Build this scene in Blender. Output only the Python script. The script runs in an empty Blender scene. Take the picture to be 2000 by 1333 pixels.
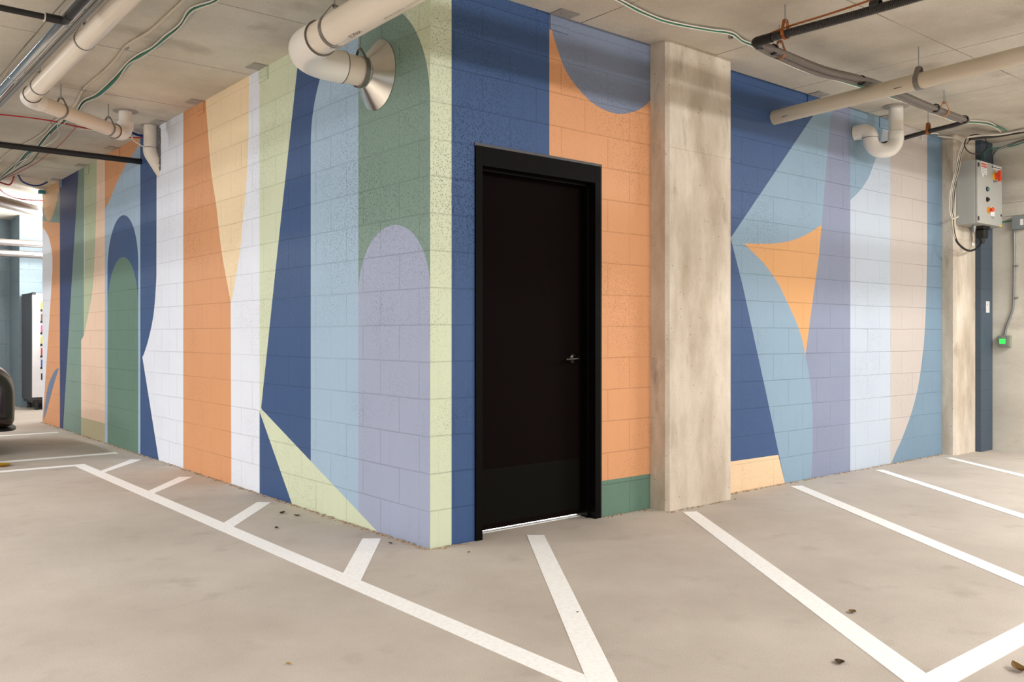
import bpy, bmesh, math, random
from mathutils import Vector, Matrix
from mathutils.geometry import delaunay_2d_cdt

random.seed(7)
SC = bpy.context.scene
COL = SC.collection
PI = math.pi

# ---------------------------------------------------------------- camera, light, exposure
# World axes: the corner of the painted block building is the origin, the left mural wall runs
# along +Y in the plane x=0, the right mural wall along +X in the plane y=0. Metres.
FPX, HORIZON, EYE = 1726.0, 656.0, 1.16
AX = math.atan2(FPX, 1430.0)
DR = (math.sin(AX), math.cos(AX)); DL = (-math.cos(AX), math.sin(AX))
_c = (-160 / FPX * 4.795, 4.795)
CX, CY = -(_c[0] * DR[0] + _c[1] * DR[1]), -(_c[0] * DL[0] + _c[1] * DL[1])
CEIL = 3.115

cam_d = bpy.data.cameras.new('camera'); cam = bpy.data.objects.new('camera', cam_d); COL.objects.link(cam)
cam.location = (CX, CY, EYE)
cam.rotation_euler = (PI / 2, 0, -(PI / 2 - math.atan2(DL[1], DR[1])))
cam_d.sensor_width = 36; cam_d.lens = 36 * FPX / 2000
cam_d.shift_y = (HORIZON - 666.5) / 2000
cam_d.clip_start = 0.05
SC.camera = cam

SC.view_settings.view_transform = 'Standard'; SC.view_settings.look = 'None'
SC.view_settings.exposure = 0.33; SC.view_settings.gamma = 1.0
SC.view_settings.use_curve_mapping = False

w = bpy.data.worlds.new('world'); SC.world = w; w.use_nodes = True
w.node_tree.nodes['Background'].inputs[0].default_value = (0.98, 1.0, 1.02, 1)
w.node_tree.nodes['Background'].inputs[1].default_value = 0.42

def area(name, loc, sx, sy, power, target=None, color=(1, 1.0, 0.995)):
    l = bpy.data.lights.new(name, 'AREA'); l.shape = 'RECTANGLE'; l.size = sx; l.size_y = sy
    l.energy = power; l.color = color
    o = bpy.data.objects.new(name, l); COL.objects.link(o); o.location = loc
    if target is not None:
        d = Vector(target) - Vector(loc)
        o.rotation_euler = d.to_track_quat('-Z', 'Y').to_euler()
    return o

# the garage's strip lights, up under the slab on both sides of the place
for lx, ly, sx_, sy_, pw in ((1.2, -5.8, 2.4, 0.12, 60), (5.5, -3.1, 1.8, 0.12, 150), (-5.2, 1.6, 0.12, 2.4, 120), (-3.2, 7.9, 0.12, 2.4, 120), (-5.2, 6.4, 0.12, 2.4, 70), (-3.4, -6.4, 2.4, 0.12, 105), (-5.6, -2.6, 0.12, 2.4, 130)):
    area('strip_light', (lx, ly, 3.0), sx_, sy_, pw)
area('strip_light_right', (1.9, -6.0, 2.86), 3.0, 0.07, 105, (1.9, 0.0, 2.0))
area('strip_light_left', (-5.6, 3.0, 2.86), 0.07, 3.6, 135, (0.0, 3.0, 2.0))
area('photo_light', (-3.6, -5.0, 2.0), 1.6, 1.2, 18, (0.4, 0.4, 1.2))
area('strip_light_beyond', (0.9, 10.3, 2.45), 1.4, 0.5, 150, (-0.5, 10.7, 3.1))
area('strip_light_vending', (1.0, 10.2, 3.0), 1.4, 0.2, 60, (0.4, 12.0, 1.4))
area('room_light', (0.80, 0.34, 0.5), 0.8, 0.15, 60, (0.80, 0.14, 0.0))

# ---------------------------------------------------------------- survey helpers (photo point on a known plane of the place)
def ray(px, py):
    v = (px - 1000) / FPX
    return Vector((v * DR[0] + DR[1], v * DL[0] + DL[1], (HORIZON - py) / FPX))
CAMP = Vector((CX, CY, EYE))
def onX(px, py, x=0.0): r = ray(px, py); return CAMP + r * ((x - CX) / r.x)
def onY(px, py, y=0.0): r = ray(px, py); return CAMP + r * ((y - CY) / r.y)
def onZ(px, py, z=0.0): r = ray(px, py); return CAMP + r * ((z - EYE) / r.z)

# ---------------------------------------------------------------- materials
def s2l(c):
    if isinstance(c, str):
        c = tuple(int(c[i:i + 2], 16) for i in (1, 3, 5))
    c = [v / 255 for v in c]
    return tuple(v / 12.92 if v <= 0.04045 else ((v + 0.055) / 1.055) ** 2.4 for v in c) + (1,)

MATS = {}
def newmat(name):
    m = bpy.data.materials.new(name); m.use_nodes = True; MATS[name] = m
    return m, m.node_tree.nodes, m.node_tree.links, m.node_tree.nodes['Principled BSDF']

def plain(name, color, rough=0.5, metal=0.0, vary=0.06, scale=14, bump=0.0, coat=0.0, emit=None, spec=0.5):
    m, N, L, B = newmat(name)
    c = s2l(color)
    tc = N.new('ShaderNodeTexCoord'); nz = N.new('ShaderNodeTexNoise'); nz.inputs['Scale'].default_value = scale
    nz.inputs['Detail'].default_value = 5
    L.new(tc.outputs['Object'], nz.inputs['Vector'])
    mx = N.new('ShaderNodeMix'); mx.data_type = 'RGBA'
    mx.inputs[6].default_value = tuple(v * (1 - vary) for v in c[:3]) + (1,)
    mx.inputs[7].default_value = tuple(min(1, v * (1 + vary)) for v in c[:3]) + (1,)
    L.new(nz.outputs['Fac'], mx.inputs[0]); L.new(mx.outputs[2], B.inputs['Base Color'])
    B.inputs['Roughness'].default_value = rough; B.inputs['Metallic'].default_value = metal
    B.inputs['Specular IOR Level'].default_value = spec
    B.inputs['Coat Weight'].default_value = coat
    if bump:
        b = N.new('ShaderNodeBump'); b.inputs['Strength'].default_value = bump; b.inputs['Distance'].default_value = 0.002
        L.new(nz.outputs['Fac'], b.inputs['Height']); L.new(b.outputs[0], B.inputs['Normal'])
    if emit:
        B.inputs['Emission Color'].default_value = c; B.inputs['Emission Strength'].default_value = emit
    return m

def block_group():
    """painted concrete block: UV is in metres along the wall, joints in running bond, pores and half scores"""
    g = bpy.data.node_groups.new('block_relief', 'ShaderNodeTree')
    g.interface.new_socket('Normal', in_out='OUTPUT', socket_type='NodeSocketVector')
    g.interface.new_socket('Tone', in_out='OUTPUT', socket_type='NodeSocketFloat')
    N, L = g.nodes, g.links
    out = N.new('NodeGroupOutput'); uv = N.new('ShaderNodeUVMap')
    # slightly wandering joints
    nz = N.new('ShaderNodeTexNoise'); nz.inputs['Scale'].default_value = 2.3; nz.inputs['Detail'].default_value = 3
    L.new(uv.outputs[0], nz.inputs['Vector'])
    sub = N.new('ShaderNodeVectorMath'); sub.operation = 'SUBTRACT'; sub.inputs[1].default_value = (0.5, 0.5, 0.5)
    L.new(nz.outputs['Color'], sub.inputs[0])
    sc = N.new('ShaderNodeVectorMath'); sc.operation = 'SCALE'; sc.inputs['Scale'].default_value = 0.010
    L.new(sub.outputs[0], sc.inputs[0])
    add = N.new('ShaderNodeVectorMath'); add.operation = 'ADD'
    L.new(uv.outputs[0], add.inputs[0]); L.new(sc.outputs[0], add.inputs[1])
    def brick(w_, mort, smooth):
        b = N.new('ShaderNodeTexBrick'); b.offset = 0.5
        b.inputs['Scale'].default_value = 1.0; b.inputs['Mortar Size'].default_value = mort
        b.inputs['Mortar Smooth'].default_value = smooth; b.inputs['Brick Width'].default_value = w_
        b.inputs['Row Height'].default_value = 0.2032; b.inputs['Bias'].default_value = 0
        b.inputs['Color1'].default_value = (0, 0, 0, 1); b.inputs['Color2'].default_value = (1, 1, 1, 1)
        b.inputs['Mortar'].default_value = (0.5, 0.5, 0.5, 1)
        L.new(add.outputs[0], b.inputs['Vector']); return b
    b1 = brick(0.4064, 0.0032, 0.35)
    b2 = brick(0.2032, 0.0014, 0.6)
    # joint visibility comes and goes under the paint
    nf = N.new('ShaderNodeTexNoise'); nf.inputs['Scale'].default_value = 1.1; nf.inputs['Detail'].default_value = 2
    L.new(uv.outputs[0], nf.inputs['Vector'])
    mr = N.new('ShaderNodeMapRange'); mr.inputs[1].default_value = 0.35; mr.inputs[2].default_value = 0.65
    mr.inputs[3].default_value = 0.35; mr.inputs[4].default_value = 1.0
    L.new(nf.outputs['Fac'], mr.inputs[0])
    j1 = N.new('ShaderNodeMath'); j1.operation = 'MULTIPLY'; L.new(b1.outputs['Fac'], j1.inputs[0]); L.new(mr.outputs[0], j1.inputs[1])
    j2 = N.new('ShaderNodeMath'); j2.operation = 'MULTIPLY'; L.new(b2.outputs['Fac'], j2.inputs[0]); j2.inputs[1].default_value = 0.16
    jj = N.new('ShaderNodeMath'); jj.operation = 'MAXIMUM'; L.new(j1.outputs[0], jj.inputs[0]); L.new(j2.outputs[0], jj.inputs[1])
    # pores
    vo = N.new('ShaderNodeTexVoronoi'); vo.inputs['Scale'].default_value = 95
    L.new(uv.outputs[0], vo.inputs['Vector'])
    ps = N.new('ShaderNodeMapRange'); ps.inputs[1].default_value = 0.14; ps.inputs[2].default_value = 0.34
    ps.inputs[3].default_value = 1.0; ps.inputs[4].default_value = 0.0
    L.new(vo.outputs['Distance'], ps.inputs[0])
    pm = N.new('ShaderNodeTexNoise'); pm.inputs['Scale'].default_value = 1.6; pm.inputs['Detail'].default_value = 4
    L.new(uv.outputs[0], pm.inputs['Vector'])
    pr = N.new('ShaderNodeMapRange'); pr.inputs[1].default_value = 0.44; pr.inputs[2].default_value = 0.66
    L.new(pm.outputs['Fac'], pr.inputs[0])
    pp = N.new('ShaderNodeMath'); pp.operation = 'MULTIPLY'; L.new(ps.outputs[0], pp.inputs[0]); L.new(pr.outputs[0], pp.inputs[1])
    sp = N.new('ShaderNodeSeparateXYZ'); L.new(uv.outputs[0], sp.inputs[0])
    ma = N.new('ShaderNodeMapRange'); ma.interpolation_type = 'SMOOTHSTEP'; ma.inputs[1].default_value = 4.2; ma.inputs[2].default_value = 5.9; ma.inputs[3].default_value = 1; ma.inputs[4].default_value = 0.25
    L.new(sp.outputs[0], ma.inputs[0])
    mb = N.new('ShaderNodeMapRange'); mb.interpolation_type = 'SMOOTHSTEP'; mb.inputs[1].default_value = 2.9; mb.inputs[2].default_value = 3.7; mb.inputs[3].default_value = 0.1; mb.inputs[4].default_value = 1.0
    L.new(sp.outputs[1], mb.inputs[0])
    mc = N.new('ShaderNodeMath'); mc.operation = 'MULTIPLY'; L.new(ma.outputs[0], mc.inputs[0]); L.new(mb.outputs[0], mc.inputs[1])
    md = N.new('ShaderNodeMath'); md.operation = 'MULTIPLY_ADD'; md.inputs[1].default_value = 0.9; L.new(mc.outputs[0], md.inputs[0]); L.new(pr.outputs[0], md.inputs[2])
    me_ = N.new('ShaderNodeMath'); me_.operation = 'MULTIPLY'; me_.inputs[1].default_value = 0.62; L.new(md.outputs[0], me_.inputs[0])
    L.new(me_.outputs[0], pp.inputs[1])
    fine = N.new('ShaderNodeTexNoise'); fine.inputs['Scale'].default_value = 70; fine.inputs['Detail'].default_value = 4
    L.new(uv.outputs[0], fine.inputs['Vector'])
    # height = fine*0.12 - joints - pores*0.35
    h1 = N.new('ShaderNodeMath'); h1.operation = 'MULTIPLY'; h1.inputs[1].default_value = 0.13; L.new(fine.outputs['Fac'], h1.inputs[0])
    h2 = N.new('ShaderNodeMath'); h2.operation = 'SUBTRACT'; L.new(h1.outputs[0], h2.inputs[0]); L.new(jj.outputs[0], h2.inputs[1])
    h3 = N.new('ShaderNodeMath'); h3.operation = 'MULTIPLY'; h3.inputs[1].default_value = 0.5; L.new(pp.outputs[0], h3.inputs[0])
    h4 = N.new('ShaderNodeMath'); h4.operation = 'SUBTRACT'; L.new(h2.outputs[0], h4.inputs[0]); L.new(h3.outputs[0], h4.inputs[1])
    bp = N.new('ShaderNodeBump'); bp.inputs['Strength'].default_value = 0.95; bp.inputs['Distance'].default_value = 0.0055
    L.new(h4.outputs[0], bp.inputs['Height']); L.new(bp.outputs[0], out.inputs['Normal'])
    # tone: darker in pores and joints, small roller variation
    t1 = N.new('ShaderNodeMath'); t1.operation = 'MULTIPLY'; t1.inputs[1].default_value = 0.10; L.new(jj.outputs[0], t1.inputs[0])
    t2 = N.new('ShaderNodeMath'); t2.operation = 'MULTIPLY'; t2.inputs[1].default_value = 0.42; L.new(pp.outputs[0], t2.inputs[0])
    t3 = N.new('ShaderNodeMath'); t3.operation = 'ADD'; L.new(t1.outputs[0], t3.inputs[0]); L.new(t2.outputs[0], t3.inputs[1])
    t4 = N.new('ShaderNodeMath'); t4.operation = 'MULTIPLY'; t4.inputs[1].default_value = 0.05; L.new(pm.outputs['Fac'], t4.inputs[0])
    t5 = N.new('ShaderNodeMath'); t5.operation = 'ADD'; L.new(t3.outputs[0], t5.inputs[0]); L.new(t4.outputs[0], t5.inputs[1])
    t6 = N.new('ShaderNodeMath'); t6.operation = 'SUBTRACT'; t6.inputs[0].default_value = 1.02; L.new(t5.outputs[0], t6.inputs[1])
    L.new(t6.outputs[0], out.inputs['Tone'])
    return g
BG = block_group()

def paint(name, color, rough=0.5):
    m, N, L, B = newmat(name)
    g = N.new('ShaderNodeGroup'); g.node_tree = BG
    sc = N.new('ShaderNodeVectorMath'); sc.operation = 'SCALE'; sc.inputs[0].default_value = s2l(color)[:3]
    L.new(g.outputs['Tone'], sc.inputs['Scale']); L.new(sc.outputs[0], B.inputs['Base Color'])
    L.new(g.outputs['Normal'], B.inputs['Normal'])
    B.inputs['Roughness'].default_value = rough; B.inputs['Specular IOR Level'].default_value = 0.35
    return m

PAINTS = dict(
    navy=(58, 86, 131), lime=(213, 221, 192), sky=(164, 189, 211), dark_green=(125, 150, 138), violet=(163, 171, 196), white=(232, 237, 248),
    orange=(220, 158, 112), cream=(246, 222, 184), peach=(240, 207, 181), khaki=(190, 180, 145), sage=(184, 194, 160), slate=(126, 137, 160),
    dusk=(138, 146, 171), ice=(190, 201, 215), blush=(197, 188, 183), teal=(121, 147, 168), aqua=(139, 165, 186), bright_orange=(222, 165, 109),
    apricot=(238, 206, 168), forest=(101, 131, 115), bluegrey=(112, 128, 156), ink=(50, 64, 108), steel_blue=(74, 88, 102), pale_block=(128, 145, 155), tan=(216, 172, 124))
for k, v in PAINTS.items(): paint('paint_' + k, v)

def concrete(name, c1, c2, dark, scale=1.0, rough=0.8, streak=None, pits=0.5, bump=0.4, seams=False, stains=True, stain=0.55, sscale=2.6):
    m, N, L, B = newmat(name)
    tc = N.new('ShaderNodeTexCoord'); mp = N.new('ShaderNodeMapping')
    L.new(tc.outputs['Object'], mp.inputs[0])
    if streak: mp.inputs['Scale'].default_value = streak
    n1 = N.new('ShaderNodeTexNoise'); n1.inputs['Scale'].default_value = 1.1 * scale; n1.inputs['Detail'].default_value = 8; n1.inputs['Roughness'].default_value = 0.62
    L.new(mp.outputs[0], n1.inputs['Vector'])
    r1 = N.new('ShaderNodeMapRange'); r1.inputs[1].default_value = 0.32; r1.inputs[2].default_value = 0.68
    L.new(n1.outputs['Fac'], r1.inputs[0])
    mx = N.new('ShaderNodeMix'); mx.data_type = 'RGBA'; mx.inputs[6].default_value = s2l(c1); mx.inputs[7].default_value = s2l(c2)
    L.new(r1.outputs[0], mx.inputs[0])
    col = mx.outputs[2]
    if stains:
        n2 = N.new('ShaderNodeTexNoise'); n2.inputs['Scale'].default_value = sscale * scale; n2.inputs['Detail'].default_value = 6
        mp2 = N.new('ShaderNodeMapping'); mp2.inputs['Location'].default_value = (7.3, 2.1, 4)
        L.new(mp.outputs[0], mp2.inputs[0]); L.new(mp2.outputs[0], n2.inputs['Vector'])
        r2 = N.new('ShaderNodeMapRange'); r2.inputs[1].default_value = 0.60; r2.inputs[2].default_value = 0.78
        r2.inputs[4].default_value = stain
        L.new(n2.outputs['Fac'], r2.inputs[0])
        m2 = N.new('ShaderNodeMix'); m2.data_type = 'RGBA'; m2.inputs[7].default_value = s2l(dark)
        L.new(r2.outputs[0], m2.inputs[0]); L.new(col, m2.inputs[6]); col = m2.outputs[2]
    # grain
    n3 = N.new('ShaderNodeTexNoise'); n3.inputs['Scale'].default_value = 160; n3.inputs['Detail'].default_value = 3
    L.new(tc.outputs['Object'], n3.inputs['Vector'])
    r3 = N.new('ShaderNodeMapRange'); r3.inputs[1].default_value = 0.3; r3.inputs[2].default_value = 0.7
    r3.inputs[3].default_value = 0.90; r3.inputs[4].default_value = 1.07
    L.new(n3.outputs['Fac'], r3.inputs[0])
    sc = N.new('ShaderNodeVectorMath'); sc.operation = 'SCALE'; L.new(col, sc.inputs[0]); L.new(r3.outputs[0], sc.inputs['Scale'])
    col = sc.outputs[0]
    # pits
    vo = N.new('ShaderNodeTexVoronoi'); vo.inputs['Scale'].default_value = 16; L.new(tc.outputs['Object'], vo.inputs['Vector'])
    rv = N.new('ShaderNodeMapRange'); rv.inputs[1].default_value = 0.04; rv.inputs[2].default_value = 0.09; rv.inputs[3].default_value = pits; rv.inputs[4].default_value = 0
    L.new(vo.outputs['Distance'], rv.inputs[0])
    m3 = N.new('ShaderNodeMix'); m3.data_type = 'RGBA'; m3.inputs[7].default_value = s2l(dark)
    L.new(rv.outputs[0], m3.inputs[0]); L.new(col, m3.inputs[6]); col = m3.outputs[2]
    hgt = N.new('ShaderNodeMath'); hgt.operation = 'SUBTRACT'; L.new(n3.outputs['Fac'], hgt.inputs[0]); L.new(rv.outputs[0], hgt.inputs[1])
    ho = hgt.outputs[0]
    if seams:
        # formwork joints of the slab: lines every 1.24 m, running away from each mural wall
        sx = N.new('ShaderNodeSeparateXYZ')
        wob = N.new('ShaderNodeTexNoise'); wob.inputs['Scale'].default_value = 0.8; L.new(tc.outputs['Object'], wob.inputs['Vector'])
        L.new(tc.outputs['Object'], sx.inputs[0])
        def M(op, a, b=None, c=None):
            n = N.new('ShaderNodeMath'); n.operation = op
            for i, v in enumerate((a, b, c)):
                if v is None: continue
                if isinstance(v, (int, float)): n.inputs[i].default_value = v
                else: L.new(v, n.inputs[i])
            return n.outputs[0]
        wv = M('MULTIPLY', M('SUBTRACT', wob.outputs['Fac'], 0.5), 0.03)
        X = M('ADD', sx.outputs[0], wv); Y = M('ADD', sx.outputs[1], wv)
        def line(v, at, period=None):
            d = M('SUBTRACT', v, at)
            if period: d = M('PINGPONG', d, period / 2)
            return M('LESS_THAN', M('ABSOLUTE', d), 0.0045)
        left = M('MAXIMUM', line(Y, 1.12, 1.25), line(X, -1.44))
        right = M('MAXIMUM', line(X, 2.30, 1.16), line(Y, -1.262))
        side = M('GREATER_THAN', M('SUBTRACT', X, Y), 0.0)
        ln = M('ADD', M('MULTIPLY', right, side), M('MULTIPLY', left, M('SUBTRACT', 1.0, side)))
        ln = M('MULTIPLY', ln, r1.outputs[0]); ln = M('MULTIPLY', ln, 1.1)
        ln = M('MINIMUM', ln, 0.85)
        m4 = N.new('ShaderNodeMix'); m4.data_type = 'RGBA'; m4.inputs[7].default_value = s2l('#3b2f26')
        L.new(ln, m4.inputs[0]); L.new(col, m4.inputs[6]); col = m4.outputs[2]
    L.new(col, B.inputs['Base Color'])
    bp = N.new('ShaderNodeBump'); bp.inputs['Strength'].default_value = bump; bp.inputs['Distance'].default_value = 0.003
    L.new(ho, bp.inputs['Height']); L.new(bp.outputs[0], B.inputs['Normal'])
    B.inputs['Roughness'].default_value = rough; B.inputs['Specular IOR Level'].default_value = 0.3
    return m

concrete('concrete_floor', (177, 166, 155), (199, 189, 178), (138, 126, 114), scale=0.9, rough=0.72, pits=0.22, bump=0.35, stain=0.34, sscale=6.0)
concrete('concrete_ceiling', (190, 181, 165), (222, 215, 201), (138, 126, 108), scale=0.8, rough=0.9, pits=0.10, bump=0.5, seams=True, streak=(1, 1, 1))
concrete('concrete_column', (176, 160, 139), (228, 216, 200), (116, 98, 80), scale=2.2, rough=0.85, streak=(1.4, 1.4, 0.5), pits=0.8, bump=0.8)
concrete('concrete_wall', (196, 189, 176), (224, 218, 204), (164, 153, 140), scale=1.0, rough=0.85, streak=(1, 0.6, 1.5), pits=0.4)

def worn_line():
    m, N, L, B = newmat('line_paint')
    tc = N.new('ShaderNodeTexCoord'); n = N.new('ShaderNodeTexNoise'); n.inputs['Scale'].default_value = 60; n.inputs['Detail'].default_value = 6
    L.new(tc.outputs['Object'], n.inputs['Vector'])
    r = N.new('ShaderNodeMapRange'); r.inputs[1].default_value = 0.42; r.inputs[2].default_value = 0.75; r.inputs[4].default_value = 0.45
    L.new(n.outputs['Fac'], r.inputs[0])
    mx = N.new('ShaderNodeMix'); mx.data_type = 'RGBA'; mx.inputs[6].default_value = s2l('#fbfaf8'); mx.inputs[7].default_value = s2l('#ddd7cf')
    L.new(r.outputs[0], mx.inputs[0]); L.new(mx.outputs[2], B.inputs['Base Color']); B.inputs['Roughness'].default_value = 0.6
worn_line()

plain('pvc_beige', (234, 220, 202), 0.28, vary=0.03, scale=6, coat=0.15)
plain('pvc_white', (238, 231, 221), 0.3, vary=0.04, scale=9)
plain('pvc_tan', (208, 195, 172), 0.4, vary=0.03, scale=5)
plain('pvc_stained', '#d9cec0', 0.45, vary=0.16, scale=22)
plain('cement', '#6a655e', 0.9, vary=0.3, scale=30, bump=1)
plain('black_iron', '#1b1918', 0.42, vary=0.3, scale=30)
plain('black_rubber', '#161514', 0.5, vary=0.2)
plain('chrome', '#c4c6c8', 0.12, metal=1.0, vary=0.05, scale=40)
plain('spun_aluminium', (222, 218, 210), 0.2, metal=1.0, vary=0.04)
plain('zinc', '#a9a9a7', 0.35, metal=0.9, vary=0.1, scale=40)
plain('strap_steel', '#8e8982', 0.4, metal=0.7, vary=0.1)
plain('copper', '#a4602f', 0.35, metal=0.6, vary=0.12)
plain('orange_strap', '#cf8231', 0.5, vary=0.08)
plain('conduit_braid', '#827a74', 0.6, vary=0.45, scale=180, bump=2)
plain('conduit_dark', '#2c2624', 0.45, vary=0.35, scale=90)
plain('cable_white', '#ddd6ca', 0.5); plain('cable_beige', '#c8bba6', 0.5); plain('cable_green', '#2f7d62', 0.5)
plain('cable_blue', '#274a8c', 0.5); plain('cable_red', '#b3242a', 0.5); plain('cable_teal', '#3f9fae', 0.5)
plain('door_paint', (16, 9, 8), 0.7, vary=0.05, scale=4, spec=0.03); plain('frame_paint', (8, 6, 5), 0.5, vary=0.2, scale=20, spec=0.07)
plain('kick_plate', (17, 16, 12), 0.6, vary=0.05, spec=0.04); plain('door_edge', '#4b4a4c', 0.5, vary=0.25, scale=30)
plain('handle_metal', '#3a3532', 0.25, metal=0.9); plain('cabinet_grey', (176, 176, 170), 0.42, vary=0.02, scale=3)
plain('galvanised', '#8b8d8b', 0.45, metal=0.5, vary=0.1, scale=50); plain('label_white', '#e9e8e6', 0.5)
plain('danger_red', '#cf4a35', 0.5); plain('switch_yellow', '#eec22a', 0.4); plain('switch_red', '#e04a22', 0.35)
plain('button_orange', '#f0902c', 0.4); plain('lens_teal', '#4f8d86', 0.3); plain('green_lit', '#2fe04a', 0.4, emit=1.0)
plain('box_green_frame', '#8b907c', 0.5); plain('junction_grey', '#7b8284', 0.5)
plain('print_black', '#262320', 0.6); plain('print_grey', '#8d8f94', 0.6); plain('switch_plate', '#dedddb', 0.4)
plain('vend_side', '#46474d', 0.5, vary=0.06, scale=20); plain('vend_front', '#dfdde0', 0.35); plain('vend_inside', '#eeeae6', 0.5, emit=0.35)
plain('vend_dark', '#2a2828', 0.4)
plain('snack_yellow', '#e6c72a', 0.4); plain('snack_red', '#c8402c', 0.4); plain('snack_blue', '#3d5bb0', 0.4)
plain('snack_pink', '#d65c86', 0.4); plain('snack_white', '#e6e2dc', 0.4); plain('snack_teal', '#2f8d97', 0.4); plain('snack_brown', '#7a5640', 0.4)
plain('car_paint', (52, 34, 25), 0.25, coat=0.6, vary=0.02); plain('car_trim', '#0f0e0e', 0.45); plain('car_glass', '#1a1d20', 0.08, coat=1.0)
plain('car_lamp', '#8d8683', 0.15, coat=1.0); plain('tyre', '#151515', 0.8); plain('rim', '#8a8b8d', 0.3, metal=0.8)
plain('leaf_brown', '#8a6a35', 0.7, vary=0.25, scale=40); plain('leaf_yellow', '#c8a42c', 0.7, vary=0.2, scale=40)
plain('leaf_dark', '#5a4630', 0.8); plain('bare_steel', '#a49e97', 0.55, vary=0.12, scale=25)
plain('pipe_grey', '#b3aaa2', 0.4, vary=0.08, scale=6); plain('pipe_foil', '#9c9693', 0.25, metal=0.85, vary=0.25, scale=60)
plain('stain_grey', '#8c8377', 0.85, vary=0.2, scale=20); plain('crust', '#a8927b', 0.95, vary=0.3, scale=60)

# ---------------------------------------------------------------- object helpers
def meta(o, label=None, cat=None, group=None, kind=None):
    if label: o['label'] = label
    if cat: o['category'] = cat
    if group: o['group'] = group
    if kind: o['kind'] = kind
    return o

def obj(name, bm, mat, parent=None, smooth=False):
    me = bpy.data.meshes.new(name); bm.normal_update(); bm.to_mesh(me); bm.free()
    for m in (mat if isinstance(mat, (list, tuple)) else [mat]): me.materials.append(MATS[m])
    if smooth:
        for p in me.polygons: p.use_smooth = True
        try: me.set_sharp_from_angle(angle=math.radians(40))
        except Exception: pass
    o = bpy.data.objects.new(name, me); COL.objects.link(o)
    if parent: 
        o.parent = parent
        o.matrix_parent_inverse = parent.matrix_basis.inverted() if parent.parent is None else Matrix()
    return o

def thing(name, label, cat, loc=(0, 0, 0), group=None):
    o = bpy.data.objects.new(name, None); COL.objects.link(o); o.location = loc; o.empty_display_size = 0.05
    return meta(o, label, cat, group)

def BM(): return bmesh.new()
def box(bm, x0, x1, y0, y1, z0, z1, bevel=0.0, mi=0):
    vs = [bm.verts.new((x, y, z)) for x in (x0, x1) for y in (y0, y1) for z in (z0, z1)]
    fs = [bm.faces.new([vs[i] for i in q]) for q in ((0, 1, 3, 2), (4, 6, 7, 5), (0, 4, 5, 1), (2, 3, 7, 6), (0, 2, 6, 4), (1, 5, 7, 3))]
    for f in fs: f.material_index = mi
    if bevel:
        es = list({e for f in fs for e in f.edges})
        bmesh.ops.bevel(bm, geom=es, offset=bevel, segments=2, affect='EDGES', profile=0.5)
    return fs

def bx(name, dims, mat, parent=None, bevel=0.0):
    bm = BM(); box(bm, *dims, bevel=bevel); return obj(name, bm, mat, parent)

def fillet(pts, r, n=8):
    """polyline with rounded corners; r a number or a list per corner"""
    pts = [Vector(p) for p in pts]; out = [pts[0]]
    for i in range(1, len(pts) - 1):
        rr = r[i - 1] if isinstance(r, (list, tuple)) else r
        a, b, c = pts[i - 1], pts[i], pts[i + 1]
        u = (a - b).normalized(); v = (c - b).normalized()
        ang = u.angle(v)
        if rr <= 0 or ang > PI - 0.02: out.append(b); continue
        t = min(rr / math.tan(ang / 2), (a - b).length * 0.49 if i > 1 else (a - b).length * 0.98, (c - b).length * 0.49 if i < len(pts) - 2 else (c - b).length * 0.98)
        rr = t * math.tan(ang / 2)
        cen = b + (u + v).normalized() * (rr / math.sin(ang / 2))
        p0, p1 = b + u * t - cen, b + v * t - cen
        for k in range(n + 1):
            s = k / n; w_ = p0.angle(p1)
            out.append(cen + (p0 * math.sin((1 - s) * w_) + p1 * math.sin(s * w_)) / math.sin(w_))
    out.append(pts[-1]); return out

def spline(pts, n=6):
    pts = [Vector(p) for p in pts]; P = [pts[0]] + pts + [pts[-1]]; out = []
    for i in range(1, len(P) - 2):
        a, b, c, d = P[i - 1:i + 3]
        for k in range(n):
            t = k / n
            out.append(0.5 * ((2 * b) + (c - a) * t + (2 * a - 5 * b + 4 * c - d) * t * t + (3 * b - a - 3 * c + d) * t ** 3))
    out.append(pts[-1]); return out

def sweep(bm, path, r, seg=20, caps=True, hollow=0.0):
    """r is a number or a list of radii along the path"""
    path = [Vector(p) for p in path]
    n = len(path); rs = r if isinstance(r, (list, tuple)) else [r] * n
    t0 = (path[1] - path[0]).normalized()
    up = Vector((0, 0, 1)) if abs(t0.z) < 0.9 else Vector((1, 0, 0))
    nrm = (up - t0 * up.dot(t0)).normalized(); rings = []
    for i in range(n):
        if i == 0: t = t0
        elif i == n - 1: t = (path[i] - path[i - 1]).normalized()
        else: t = ((path[i] - path[i - 1]).normalized() + (path[i + 1] - path[i]).normalized()).normalized()
        nrm = (nrm - t * nrm.dot(t))
        nrm = nrm.normalized() if nrm.length > 1e-6 else t.orthogonal().normalized()
        b = t.cross(nrm)
        rings.append([bm.verts.new(path[i] + (nrm * math.cos(2 * PI * k / seg) + b * math.sin(2 * PI * k / seg)) * rs[i]) for k in range(seg)])
    for a, b_ in zip(rings, rings[1:]):
        for k in range(seg):
            bm.faces.new((a[k], a[(k + 1) % seg], b_[(k + 1) % seg], b_[k]))
    if caps:
        bm.faces.new(rings[0][::-1]); bm.faces.new(rings[-1])

def tube(name, path, r, mat, parent=None, seg=20, caps=True):
    bm = BM(); sweep(bm, path, r, seg, caps); bmesh.ops.recalc_face_normals(bm, faces=bm.faces)
    return obj(name, bm, mat, parent, smooth=True)

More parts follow.
